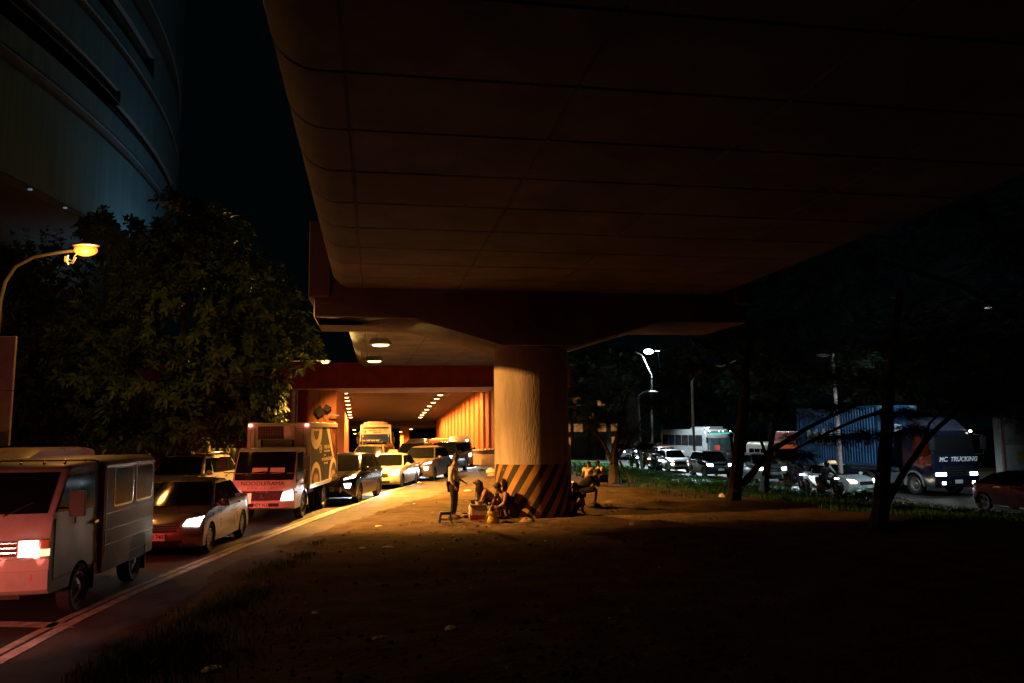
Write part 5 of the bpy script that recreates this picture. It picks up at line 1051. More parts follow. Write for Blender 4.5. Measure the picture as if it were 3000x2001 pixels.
MOTO = [((15.3, 39.2), 'motorcycle with cold white headlight beside the white taxi', 'rider in black with a dark helmet beside the white taxi', ('moto_dark', (.03, .03, .04)), HEADC, 900),
        ((14.85, 42.6), 'motorcycle left of the taxi rider, its headlight low by the grass', 'rider in dark jacket on the motorcycle ahead of the silver car', ('moto_blue', (.03, .04, .08)), HEADC, 500),
        ((11.05, 62.2), 'farther motorcycle with bluish headlight, foremost of the row by the lamp post', 'rider on the foremost of the far row of motorcycles', ('moto_grey', (.1, .1, .1)), HEADC, 60),
        ((10.8, 65.5), 'far motorcycle with small yellow headlight in the middle of the row', 'rider in the middle of the far row of motorcycles', ('moto_red', (.2, .02, .02)), HEADW, 0),
        ((10.3, 68.5), 'far motorcycle with bluish headlight at the back of the row', 'rider at the back of the far row of motorcycles', ('moto_black2', (.03, .03, .03)), HEADC, 0)]
RIDER0 = None
for i, (lc, lb, lb2, col, lit, pw) in enumerate(MOTO):
    motorcycle(lc, H2, lb, -.9, col, lit, 'motorcycles on the right hand road', pw)
    rz_ = atan2(H2[1], H2[0])
    if i == 0: RIDER0 = rd = person(lb2, (lc[0], lc[1], -.95), rz_, RIDE, cloth('rider', (.02, .02, .024)), cloth('rider2', (.015, .016, .02)), helmet=HL, hairstyle=None, group='motorcycle riders on the right hand road', hands={'L': dict(curl=1.1, n=(0, 0, -1)), 'R': dict(curl=1.1, n=(0, 0, -1))})
    else: rd = copy_tree(RIDER0); rd.location = (lc[0], lc[1], -.95); rd['label'] = lb2

# ------------------------------------------------------------------ vehicles: left road, queue towards the camera
utility_van((-6.83, 10.35), (.13, -1), None or 'cream passenger utility van with silver box body, nearest vehicle at the left edge')
bpy.data.objects['utility_van'].location.x += .0
def shift(e, back):  # origin is mid-body: place by the front bumper instead
    d = Matrix.Rotation(e.rotation_euler.z, 3, 'Z') @ V((1, 0, 0)); e.location -= d*back
shift(bpy.data.objects['utility_van'], 2.2)
t = noodle_truck((-6.92, 22.2), (.03, -1), 'white refrigerated noodle delivery truck with printed side panel, reading NOODLERAMA'); shift(t, 2.9)
def car(name, label, cat, xy, head, sp, col, **k):
    c = Car(name, label, cat, xy, head, sp, col, **k); shift(c.e, c.hl); return c
QG = 'vehicles queueing out of the underpass'
car('sedan', 'bronze grey sedan with plate D 7407 between the cream van and the noodle truck', 'car', (-7.1, 16.05), (.07, -1), SEDAN, ('bronze', (.21, .16, .12)), metal=.5, beam=8, plate='NCD 7407', group=QG, tail=True)
car('people_carrier', 'black people carrier right behind the noodle truck, with slanted headlights', 'car', (-6.24, 27.1), (-.07, -1), MPV, ('black', (.012, .012, .015)), beam=60, plate='NIS 5489', group=QG, beamcol=(.85, .93, 1))
car('taxi', 'white taxi with dazzling headlight and orange roof sign behind the black people carrier', 'car', (-5.7, 34.0), (-.12, -1), SEDAN, ('white2', (.6, .58, .55)), lit=HEADC, beam=1300, plate='UVP 610', group=QG, beamcol=(.75, .9, 1))
car('people_carrier', 'bronze people carrier with slanted headlights behind the white taxi', 'car', (-4.82, 38.4), (-.16, -1), MPV, ('bronze2', (.24, .19, .15)), metal=.5, beam=260, plate='DAF 2291', group=QG)
car('suv', 'dark estate car half hidden between bronze people carrier and the white minibus', 'car', (-4.35, 45.6), (-.16, -1), SUV, ('dark', (.02, .02, .022)), lit=HEADC, beam=450, group=QG, beamcol=(.75, .9, 1))
c = car('minibus', 'white high roof minibus nearest the right wall at the underpass mouth', 'van', (-3.75, 55.6), (.04, -1), VAN, ('white3', (.62, .6, .56)), lit=HEADC, beam=800, plate='NGP 3308', z=-.2, group=QG, beamcol=(.75, .9, 1))
b = MB(); b.ball((1.32, .55, 1.92), (.06, .1, .06), 10, 6); b.build('roof_lamp', HEADW, c.e)
car('sedan', 'dark car in front of the yellow roofed cab, deep in the queue', 'car', (-6.1, 45.5), (-.1, -1), SUV, ('plum', (.06, .035, .03)), lamps=False, group=QG)
car('suv', 'brown sport utility car with a black roof rack behind the black people carrier', 'car', (-7.35, 38.9), (-.05, -1), SUV, ('brown', (.13, .08, .05)), lamps=False, group=QG)
e = bpy.data.objects['suv.001']
b = MB()
for y in (-.55, .55): b.tube([(.3, y, 1.80), (.2, y, 1.9), (-1.7, y, 1.9), (-1.8, y, 1.78)], .025, 6)
for i in range(6): b.box((.1-.34*i, 0, 1.9), (.06, 1.15, .035))
b.tube([(.32, -.55, 1.84), (.35, -.5, 1.98), (.35, .5, 1.98), (.32, .55, 1.84)], .03, 6); b.build('roof_rack', BLACK, e)
for i in range(4): b = MB(); b.box((.39, -.36+.24*i, 1.97), (.03, .17, .07)); b.build('rack_lamp', LENS, e)
car('hatchback', 'dark car partly hidden behind the box of the noodle truck', 'car', (-7.95, 33.0), (.0, -1), SEDAN, ('dark2', (.05, .035, .03)), lamps=False, group=QG)
car('cab', 'yellow roofed taxi van in front of the bus', 'car', (-8.7, 49.3), (.0, -1), SUV, ('yellow', (.6, .42, .12)), lamps=False, group=QG)
car('van', 'dark van with one lit headlight right of the bus', 'van', (-7.9, 61.5), (-.1, -1), VAN, ('black3', (.02, .02, .022)), lit=HEADC, z=-.45, group=QG, beam=120)
jeepney((-6.2, 66), (.1, -1), 'yellowish jeepney with a red name board left of the white minibus', -.55, QG)
jeepney((-8.6, 78), (.1, -1), 'reddish jeepney farther back beside the bus', -.9, QG, band=(.6, .08, .03))
bpy.data.objects['jeepney'].location.x = -6.0
bb = bus((-11.3, 66), (.17, -1), 'cream city bus with an orange route sign reading 18 AIRCON inside the underpass', True, -.52, 3.62, 2.62); shift(bb, 5.0)
# passengers seen through the bus windscreen
VEST = cloth('hivis', (.45, .55, .05)); 
SITB = seat_pose(.45, .08, .9, (.4, .9))
# vehicles in the left lane
c = car('van', 'pale yellow van in the far lane behind the cream utility van', 'van', (-9.75, 12.9), (.06, -1), VAN, ('paleyellow', (.6, .5, .34)), lamps=False)
c = car('suv', 'silver sport utility car in the far lane behind the bronze sedan', 'car', (-10.75, 24.3), (-.02, -1), SUV, ('silver', (.45, .44, .43)), metal=.5, lamps=False)
b = MB()
for y in (-.62, .62): b.tube([(.3, y, 1.74), (.1, y, 1.81), (-1.7, y, 1.8), (-1.8, y, 1.72)], .03, 6)
b.build('roof_rail', CHROME, c.e)
# the car ahead of the cream van, just out of the picture: its brake lamps redden the van
c = car('sedan', 'dark sedan just ahead of the cream utility van with red brake lamps', 'car', (-6.35, 3.4), (.04, -1), SEDAN, ('dark3', (.03, .03, .035)), lamps=False, tail=True, group=QG)
for y in (-.6, .6): light('brake_light', 'SPOT', (-2.2, y, .82), (1, .19, .13), 140, c.e, (-6, y, .7), 78, .8, .12)
c = bpy.data.objects['sedan']
for y in (-.6, .6): light('brake_light', 'SPOT', (-2.2, y, .82), (1, .1, .07), 90, c, (-6, y, .9), 80, .8, .12)
vn = bpy.data.objects['utility_van']
for y in (-.7, .7): light('brake_light', 'SPOT', (-2.14, y, .95), (1, .06, .05), 26, vn, (-6, y, .4), 150, .8, .12)

# ------------------------------------------------------------------ vehicles: right hand road
RG = 'vehicles on the right hand road'
t = container_truck((20.95, 38.0), (.26, -1), 'dark tractor lorry lettered MC TRUCKING pulling a blue container', -.9); shift(t, 4.5)
c = car('taxi', 'white taxi sedan with roof sign in front of the blue container', 'car', (17.1, 39.0), (.36, -1), SEDAN, ('white4', (.6, .62, .6)), lit=HEADW, beam=300, plate='', z=-.9, group=RG, beamcol=(1, .85, .6))
b = MB(); b.loft([[V((-.2+x*k, y*k, z)) for x, y in ((-.1, -.22), (.1, -.22), (.1, .22), (-.1, .22))] for k, z in ((1, 1.48), (.8, 1.6))]); b.build('roof_sign', mat('taxi_sign', (.7, .5, .3), .5, emit=(1, .6, .3), es=.8), c.e, bevel=.02)
b = MB(); b.box((.55, .12, 1.2), (.04, .26, .09)); b.box((.6, .16, 1.02), (.04, .16, .05)); b.build('meter_lamp', glow('meter_red', (1, .05, .04), 6), c.e)
c = bpy.data.objects['taxi']; b = MB(); b.loft([[V((-.2+x*k, y*k, z)) for x, y in ((-.1, -.22), (.1, -.22), (.1, .22), (-.1, .22))] for k, z in ((1, 1.48), (.8, 1.6))]); b.build('roof_sign', mat('taxi_sign2', (.7, .35, .1), .5, emit=(1, .4, .08), es=1.2), c, bevel=.02)
car('crossover', 'dark maroon crossover car at the right edge in front of the lorry', 'car', (20.35, 28.95), (.34, -1), CROSS, ('maroon', (.11, .010, .018)), metal=.4, lamps=False, z=-.9, group=RG)
car('suv', 'silver sport utility car behind the two tree trunks', 'car', (15.2, 47.0), (.05, -1), SUV, ('silver2', (.34, .35, .35)), metal=.4, lit=HEADC, beam=900, z=-.9, group=RG, beamcol=(.8, .92, 1))
DAZ = car('suv', 'dark blue car with a dazzling bluish headlight near the grass slope', 'car', (13.5, 52.3), (.06, -1), SUV, ('darkblue', (.015, .025, .05)), lit=HEADC, beam=1500, plate='', z=-.9, group=RG, beamcol=(.72, .9, 1), bdist=16)
DAZ = DAZ.e
for q in list(DAZ.children):
    if q.type == 'LIGHT': q.data.energy = 16000; q.data.spot_size = radians(13); q.rotation_euler = (Matrix.Rotation(-DAZ.rotation_euler.z, 3, 'Z') @ (V((8.6, 44.2, -1.0))-V((12.8, 52, -.1)))).to_track_quat('-Z', 'Y').to_euler()
car('pickup', 'pale car just behind the dazzling dark blue car', 'car', (12.45, 59.6), (.12, -1), MPV, ('pale', (.5, .5, .48)), lit=HEADW, z=-.9, group=RG)
car('car', 'brown car with two warm headlights beside the far bus', 'car', (13.3, 66), (.2, -1), SUV, ('brown2', (.16, .06, .03)), lit=HEADW, beam=2500, z=-.9, group=RG, beamcol=(1, .85, .6))
car('car', 'far car with cold headlights beyond the row of motorcycles', 'car', (12.2, 84), (.2, -1), SUV, ('grey2', (.2, .2, .2)), lit=HEADC, beam=200, z=-.9, group=RG)
bb = bus((19.2, 74.5), (.24, -1), 'white coach with a green lit windscreen brow behind the dazzling dark blue car', False, -.9, 3.3, 2.5, 'coach_white', dark=True); shift(bb, 5.0)
b = MB(); b.box((5.1, 0, 2.78), (.04, 1.9, .1)); b.build('brow_light', glow('brow_green', (.05, .7, .55), .8), bb)
for y in (-1.05, -.1, .3, 1.05): b = MB(); b.ball((5.08, y, 2.95), (.05, .06, .05), 8, 5); b.build('marker_lamp', glow('marker_cold', (.75, 1, .9), 10), bb)
b = MB(); b.box((5.1, -.35, 1.45), (.03, .55, .45)); b.build('paper_sign', mat('red_sign', (.6, .08, .07), .5, emit=(1, .1, .08), es=.25), bb)
jeepney((17.9, 54.5), (.2, -1), 'pale jeepney with roof rack behind the silver car', -.9, RG, lit=False)
tk = empty('cargo_truck', (21.2, 56, -.9), atan2(-1, .25)); tag(tk, 'red fronted cargo truck with two warm headlights left of the container', 'truck', RG)
c = Cab(tk, [(2.4, .5), (2.5, .6), (2.5, 1.3), (2.3, 2.4)], 2.5, 1.0, 1.05, .5, (1.6, .45), .1, .03, paint('truck_red', (.35, .03, .025)))
c.patch('windshield', [(-.9, 1.5), (-.9, 2.3), (.9, 2.3), (.9, 1.5)], .012, GLASS); c.patch('bumper', [(-1, .5), (-1, .75), (1, .75), (1, .5)], .03, BLACK)
for sd in (1, -1):
    c.patch('headlight', [(sd*.62, .8), (sd*.62, 1.0), (sd*.9, 1.0), (sd*.9, .8)], .02, HEADW); wheel(tk, 1.6, sd*.9, .46, .26, sd, steel=True, rim=STEEL); wheel(tk, -2.2, sd*.9, .46, .26, sd, steel=True, rim=STEEL)
b = MB(); b.box((-1.4, 0, 1.9), (4.4, 2.2, 2.2)); b.build('cargo_body', paint('truck_rust', (.3, .08, .06)), tk, bevel=.03)
# parked white shutter unit at the right edge: roller shutter above a pale panel
sh = empty('shutter_stall', (32.2, 45.5, -.9), radians(-12)); tag(sh, 'pale roadside stall with a slatted shutter and yellow notice at the right edge', 'stall')
SG = mat('shutter_grey', (.42, .44, .4), .55, .1, var=.2, scale=1.5); b = MB(); b.box((0, .6, 1.9), (6.4, 1.0, 3.8)); b.build('body', mat('stall_wall', (.45, .45, .42), .8, var=.15), sh)
b = MB(); pf = []
for i in range(26): z_ = 2.45+.075*i; pf += [(.07, z_), (.10, z_+.035), (.07, z_+.07)]
b.loft([[V((x, y-.02 if False else -y+.1, z_)) for y, z_ in pf] for x in (-3.1, 3.1)], cap=False, closed=False); b.build('shutter', SG, sh, smooth=0)
b = MB(); b.box((0, .05, 2.3), (6.3, .16, .24)); b.build('beam', mat('stall_beam', (.3, .32, .2), .7, var=.2), sh, bevel=.01)
b = MB(); b.box((0, .06, 1.15), (6.0, .06, 2.1)); b.build('panel', mat('stall_panel', (.5, .52, .52), .6, var=.12), sh)
b = MB(); b.box((-3.1, -.02, 1.9), (.14, .14, 3.9)); b.build('post', mat('post_rust', (.3, .12, .1), .8, var=.3), sh, bevel=.01)
b = MB(); b.box((-2.2, .02, 1.5), (.5, .02, .62)); b.build('notice', mat('notice_yellow', (.6, .4, .08), .7, var=.2, scale=9), sh); text('notice_lettering', 'NO', .14, INK, sh, (-2.25, .005, 1.1), (pi/2, 0, 0), .003)
text('shutter_lettering', 'A', 1.6, mat('decal_pale', (.65, .66, .6), .6), sh, (-1.3, -.02, 3.2), (pi/2, 0, 0), .003, sx=.8, bold=.05)
bpy.data.objects['shutter_stall'].location.x = 31.2

# ------------------------------------------------------------------ street furniture
POLE = mat('pole_grey', (.3, .29, .27), .6, .2, var=.25, scale=5)
def post(e, pts, r, m=POLE, name='pole'): b = MB(); b.tube([V(p)-e.location for p in pts], r, 10); return b.build(name, m, e)
LP = at(250, 727, 19.5); base = at(-22, 1300, 19.5); base.z = .1
e = empty('street_lamp', base); tag(e, 'lit orange street lamp on a curved arm at the upper left', 'street lamp')
pts = [base] + [at(x, y, 19.5) for x, y in ((-12, 1000), (0, 880), (14, 825), (45, 780), (100, 752), (170, 740), (225, 733))]
post(e, pts, [.1, .075, .06, .055, .05, .045, .04, .04], mat('pole_dark', (.05, .045, .04), .6, var=.2), name='pole')
b = MB(); q = LP-base; b.ball(q+V((.02, 0, .06)), (.34, .16, .08), 16, 8); b.build('lamp_head', STEEL, e)
b = MB(); b.ball(q+V((.03, -.03, -.06)), (.29, .17, .15), 16, 8); b.build('lamp_glass', glow('sodium_bulb', (1, .22, .02), 2.4), e)
b = MB(); q2 = at(200, 748, 19.5)-base; b.tube([q2, q2+V((-.03, 0, -.16)), q2+V((.02, 0, -.24))], .02, 6); b.tube([q2+V((0, 0, -.08)), q2+V((.1, .02, -.15)), q2+V((.16, 0, -.02)), q2+V((.25, 0, .06))], .008, 5); b.tube([q2+V((0, 0, -.18)), q2+V((.12, .02, -.2)), q2+V((.2, 0, -.06))], .008, 5); b.box(q2+V((-.04, 0, -.1)), (.06, .08, .14)); b.build('wiring', STEEL, e)
light('lamp_light', 'SPOT', q+V((.03, 0, -.24)), SODIUM, 13500, e, q+V((10.9, 3.2, -4.6)), 27, .7, .14)
light('lamp_light', 'SPOT', q+V((.03, 0, -.24)), SODIUM, 19000, e, q+V((8.3, 2.0, -6.8)), 36, .9, .14)
light('lamp_glow', 'POINT', q+V((.1, -.3, -.25)), SODIUM, 330, e, rad=.2)
# second sodium lamp on the left side, half hidden behind the big tree
P2 = at(952, 1060, 44); b2 = V((-13.6, 44, .14)); e = empty('street_lamp', b2); tag(e, 'half hidden orange street lamp behind the big tree, just left of the flyover', 'street lamp')
post(e, [b2, V((-13.6, 44, 5.4)), V((-13.3, 44, 6.1)), V((-12.4, 44, 6.35)), P2+V((0, 0, .08))], [.09, .07, .06, .05, .04]); q = P2-b2
b = MB(); b.ball(q+V((0, 0, .06)), (.34, .16, .08), 16, 8); b.build('lamp_head', STEEL, e)
b = MB(); b.ball(q+V((.02, 0, -.02)), (.2, .13, .085), 16, 8); b.build('lamp_glass', glow('sodium_bulb2', (1, .5, .13), 8), e)
light('lamp_light', 'SPOT', q+V((0, -.1, -.16)), (1, .6, .16), 15000, e, q+V((1.5, -10, .9)), 33, .9, .14)
light('lamp_glow', 'POINT', q+V((.1, -.4, -.25)), (1, .5, .12), 220, e, rad=.2)
light('lamp_light', 'SPOT', q+V((.1, .1, -.2)), (1, .42, .09), 10000, e, q+V((-1.2, 11, -3.4)), 26, .7, .14)
# sign boards
a0, a1, a2 = at(46, 985, 17.5), at(24, 1306, 17.5), at(-120, 990, 17.5); bo = empty('sign_board', (a0.x-.6, 17.5, .1)); tag(bo, 'back of a pale two panel sign board cut by the left edge', 'sign')
BM = mat('board_pale', (.75, .7, .66), .75, var=.2, scale=2.5)
mid = lambda t: V((lerp(a0.x, a1.x, t), 17.5, lerp(a0.z, a1.z, t)))
for t0, t1 in ((0, .496), (.504, 1)):
    b = MB(); r0, r1 = mid(t0), mid(t1); b.loft([[r0+V((0, y, 0)), r0+V((-1.5, y, 0)), r1+V((-1.4, y, 0)), r1+V((0, y, 0))] for y in (0, .07)]); o = b.build('board', BM, None, smooth=0, bevel=.008); o.parent = bo; o.matrix_parent_inverse = Matrix.Translation(-bo.location)
b = MB(); b.tube([V((a1.x-.7, 17.62, .1)), V((a0.x-.7, 17.62, a0.z-.2))], .06, 8); o = b.build('post', POLE, None); o.parent = bo; o.matrix_parent_inverse = Matrix.Translation(-bo.location)
s0 = at(578, 1400, 29.5); s0.z = .14; e = empty('road_sign', s0); tag(e, 'back of a small pale sign board on a post under the big tree', 'sign')
b = MB(); b.tube([(0, 0, 0), (0, 0, 2.6)], .045, 8); b.build('post', POLE, e); q = at(578, 1312, 29.5)-s0; b = MB(); b.box((q.x, .06, q.z), (.78, .03, .72)); b.build('board', mat('board_buff', (.45, .28, .2), .7, var=.2), e, bevel=.01)
# sheet fence behind the noodle truck
e = empty('sheet_fence', (-13.2, 31.5, .1)); tag(e, 'grey sheet metal fence between the big tree and the noodle truck', 'fence'); b = MB()
b.loft([[(x, .03*((i % 4) in (1, 2)), 0), (x, .03*((i % 4) in (1, 2)), 1.75)] for i, x in enumerate([.07*k for k in range(40)])], cap=False, closed=False); b.build('sheet', mat('sheet_grey', (.2, .2, .2), .6, .3, var=.3), e, smooth=0)
b = MB(); b.tube([(1.3, -.05, 0), (1.3, -.05, 1.95)], .04, 6); b.build('post', POLE, e)
# right road street lamps
def lamp_post(pts, label, head, lit, m=POLE, r=.1, group='lamp posts along the right hand road', power=0, aim=(.5, -3, -8), cone=150, bl=.4, big=0):
    e = empty('lamp_post', pts[0]); tag(e, label, 'lamp post', group); n = len(pts); post(e, pts, [lerp(r, r*.45, i/(n-1)) for i in range(n)], m)
    q = V(head)-V(pts[0]); b = MB(); b.ball(q+V((0, 0, .05)), (.42, .16, .07), 12, 6); b.build('lamp_head', STEEL, e)
    b = MB(); b.ball(q, (.44, .24, .22) if big else (.26, .12, .07), 12, 6); b.build('lamp_glass', lit, e)
    if power: light('lamp_light', 'SPOT', q+V((0, 0, -.4 if big else -.16)), COLD, power, e, q+V(aim), cone, bl, .15)
    return e
LED = glow('led_lamp', (.72, .92, 1), 40)
b0 = at(1912, 1370, 72); b0.z = -.9
lamp_post([b0] + [at(x, y, 72) for x, y in ((1910, 1200), (1908, 1100), (1880, 1040), (1862, 1032))] , 'tall lamp post with the brightest cold white light right of the pier', at(1900, 1030, 72), LED, power=30000, big=1, aim=(0, -1.5, -8), cone=137, bl=.3)
b0 = at(2903, 1400, 30); b0.z = -.86; b0.x = 21.5  # added post under a bright speck, placed to light the lorry and container
lamp_post([b0, V((21.5, 30, 5.5)), V((21.2, 30, 6.8)), V((20.2, 30, 7.2)), at(2925, 897, 30)], 'added lamp post standing in for a small bright speck among the leaves near the right edge', at(2903, 900, 30), glow('led_small', (.72, .92, 1), 2.5), power=5200, aim=(1.2, 14, -5.2), cone=60, bl=1)
b0 = at(1940, 1370, 100); b0.z = -.9
lamp_post([b0] + [at(x, y, 100) for x, y in ((1938, 1200), (1934, 1080), (1928, 1035))], 'farther lamp post with a small white light beside the brightest one', at(1925, 1028, 100), LED)
b0 = gz(2037, 1392, -.9)
lamp_post([b0] + [at(x, y, b0.y) for x, y in ((2031, 1240), (2027, 1120), (2035, 1098), (2058, 1086), (2110, 1074), (2155, 1056))], 'unlit pale lamp post with a long curved arm rising beside the far coach', at(2104, 1073, b0.y), LENS, mat('pole_white', (.45, .45, .43), .5, .2, var=.2))
b0 = at(1880, 1372, 64); b0.z = -.9
lamp_post([b0] + [at(x, y, 64) for x, y in ((1875, 1260), (1870, 1160), (1885, 1148), (1912, 1142))], 'unlit lamp post striped by leaves left of the motorcycles', at(1914, 1150, 64), LENS)
b0 = gz(2467, 1445, -.86)
lamp_post([b0] + [at(x, y, b0.y) for x, y in ((2458, 1300), (2447, 1160), (2441, 1060), (2440, 1035))], 'unlit pinkish concrete post in front of the white taxi', at(2412, 1043, b0.y), LENS, mat('pole_pink', (.42, .32, .30), .75, var=.2, scale=4), .125)
# far building with lit orange windows behind the small tree
e = empty('far_building', (8.5, 92, -1)); tag(e, 'dim far building with orange lit windows behind the small tree', 'building')
b = MB(); b.box((0, 3, 6), (12, 6, 12)); b.build('wall', mat('far_wall', (.1, .08, .07), .9, var=.2), e)
OW = glow('window_orange', (1, .38, .1), .28); rnd = random.Random(3)
for i in range(8):
    for k in range(4):
        if rnd.random() < .6: b = MB(); b.box((-5.2+1.4*i, -.02, 2+1.5*k), (1.0, .08, .9)); b.build('window', OW, e)
# ------------------------------------------------------------------ curved tower at the upper left
_t, TR = 73.0, 85.0
_q = at(525, 500, 1.0); _ud = V((_q.x, 1.0)).normalized(); TC = V((_t*_ud.x - TR*_ud.y, _t*_ud.y + TR*_ud.x, 0))
def cylp(x, y):
    q = at(x, y, 1.0); d = V((q.x, 1.0)); c = V((TC.x, TC.y)); A_ = d.dot(d); B_ = d.dot(c); t = (B_ - sqrt(max(0, B_*B_-A_*(c.dot(c)-TR*TR))))/A_
    return V((q.x*t, t, CAM_H + (q.z-CAM_H)*t))
def cylz(x, y): return cylp(x, y).z
def cyla(x, y): p = cylp(x, y); return atan2(p.y-TC.y, p.x-TC.x)
tw = empty('tower_block', TC); tag(tw, 'dark curved tower block with sweeping window bands at the upper left', 'building')
zb = cylz(150, 598); TP = mat('tower_panel', (.09, .20, .26), .55, var=.22, scale=2.2, bump=.15, stretch=(1, 1, .03)); TG = mat('tower_glass', (.004, .005, .006), .25, spec=.2); TS = mat('tower_dark_band', (.10, .12, .14), .5, var=.15)
A0, A1 = -1.1, .75
def arc(b, prof, a0=A0, a1=A1, n=150): b.loft([[(r*cos(a), r*sin(a), z) for a in [lerp(a0, a1, k/n) for k in range(n+1)]] for r, z in prof], cap=False, closed=False)
def ring(name, z0, z1, r, m, a0=A0, a1=A1): b = MB(); arc(b, [(r, z0), (r, z1)], a0, a1); return b.build(name, m, tw, smooth=60)
bands = [(cylz(353, 452), cylz(353, 417), 'dark_band', TS, None), (cylz(353, 353), cylz(353, 310), 'window_band', TG, None), (cylz(353, 310), cylz(353, 268), 'window_band', TG, cyla(353, 290)), (cylz(388, 206), cylz(388, 172), 'dark_band', TS, None),
    (cylz(402, 156), cylz(402, 85), 'window_band', TG, cyla(450, 235)), (cylz(500, 230), cylz(500, 140), 'dark_band', TS, None)]
zs = zb
for z0, z1, nm, m, lim in bands:
    if z0 > zs+.01: ring('facade', zs, z0, TR, TP)
    r = TR-.35 if m is TG else TR-.1
    ring(nm, z0, z1, r, m, A0, lim if lim else A1)
    if lim: ring('facade', z0, z1, TR, TP, lim, A1)
    b = MB(); arc(b, [(r-.01, z1), (TR, z1), (TR, z1+.12)], A0, lim if lim else A1); arc(b, [(TR, z0), (r-.01, z0)], A0, lim if lim else A1); b.build('ledge', TS, tw)
    zs = z1
ring('facade', zs, 110, TR, TP)
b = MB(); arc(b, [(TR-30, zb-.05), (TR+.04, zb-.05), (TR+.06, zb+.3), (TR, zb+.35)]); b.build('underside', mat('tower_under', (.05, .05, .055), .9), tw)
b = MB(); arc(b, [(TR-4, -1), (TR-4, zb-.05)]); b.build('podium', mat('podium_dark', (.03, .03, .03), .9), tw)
for (x, y) in ((79, 548), (182, 610)):
    P = cylp(x, y); P.z = zb+.1; e = empty('wash_lamp', P + (P-V((TC.x, TC.y, P.z))).normalized()*.15); tag(e, {79: 'small cold lamp on the lower edge of the tower, upper one', 182: 'small cold lamp on the lower edge of the tower, just above the street lamp'}[x], 'lamp', 'small lamps along the lower edge of the tower')
    b = MB(); b.box((0, 0, 0), (.16, .1, .07)); b.build('lamp_face', glow('wash_lamp_face', (.6, .85, 1), .15), e)
FLP = V((-19.5, 47.5, 8.0)); e = empty('tower_fill_light', FLP); tag(e, 'added cold fill lamp hidden behind the big tree, washing the tower', 'floodlight')  # added lamp, unseen behind the tree, to throw cold light on the tower
b = MB(); b.box((0, 0, 0), (.4, .3, .12)); b.build('lamp_face', STEEL, e); b = MB(); b.tube([(0, 0, -.06), (0, 0, -7.9)], .08, 8); b.build('pole', POLE, e)
light('lamp_light', 'SPOT', (0, 0, .1), (.45, .8, 1), 1700, e, cylp(420, 420)-FLP, 140, .8, .2)
# ------------------------------------------------------------------ trees, grass
BARK = mat('bark', (.06, .045, .035), .95, var=.4, scale=5, bump=.8, bscale=24, stretch=(1, 1, .25))
def leafmat(name, c):
    m = mat(name, c, .55, var=.45, scale=1.1, spec=.35); b = m.node_tree.nodes['Principled BSDF']
    b.inputs['Subsurface Weight'].default_value = 0; return m
LEAF = leafmat('broad_leaf', (.06, .115, .025)); LEAFD = leafmat('fine_leaf', (.02, .042, .012))
def limb(b, pts, r0, r1, wob=.05, n=8):
    P = [V(p) for p in pts]; out = []
    for i in range(len(P)-1):
        for k in range(4): t = k/4; q = P[i].lerp(P[i+1], t); out.append(q + V((MN.noise(q*1.3), MN.noise(q*1.3+V((5, 2, 1))), 0))*wob*(1 if out else 0))
    out.append(P[-1]); m = len(out)-1; b.tube(out, [lerp(r0, r1, (i/m)**.8) for i in range(m+1)], n)
def broad_crown(rnd, lobes, n, L, W):
    b = MB()
    for k in range(n):
        c, r = rnd.choice(lobes); d = V((rnd.gauss(0, 1), rnd.gauss(0, 1), rnd.gauss(0, 1))).normalized(); f = rnd.uniform(.55, 1.03)
        p = c + V((d.x*r.x, d.y*r.y, d.z*r.z))*f
        if MN.noise(p*.75) < -.16: continue
        ax = (d + V((0, 0, .35)) + V((rnd.gauss(0, .3), rnd.gauss(0, .3), rnd.gauss(0, .3)))).normalized(); a0 = rnd.uniform(0, 6.28); t1 = ax.orthogonal().normalized(); t2 = ax.cross(t1)
        m = rnd.randint(6, 9); s_ = rnd.uniform(.75, 1.25)
        for i in range(m):
            a = a0 + 2*pi*i/m*1.6; rad = t1*cos(a)+t2*sin(a); el = rnd.uniform(.1, .9); dr = (rad*cos(el)+ax*sin(el)).normalized(); sd = dr.cross(ax); sd = sd.normalized() if sd.length > .01 else t1
            o = p + ax*.03*i; l = L*s_*rnd.uniform(.8, 1.2); w_ = W*s_; dp = V((0, 0, -1))*l*.22; nn = sd.cross(dr)*(.18*w_)
            vs = [o, o+dr*l*.35+sd*w_-nn, o+dr*l*.72+sd*w_*.75+dp*.4-nn, o+dr*l+dp, o+dr*l*.72-sd*w_*.75+dp*.4-nn, o+dr*l*.35-sd*w_-nn, o+dr*l*.5+dp*.15]
            b.add(vs, [(0, 1, 6), (1, 2, 6), (2, 3, 6), (3, 4, 6), (4, 5, 6), (5, 0, 6)])
    return b
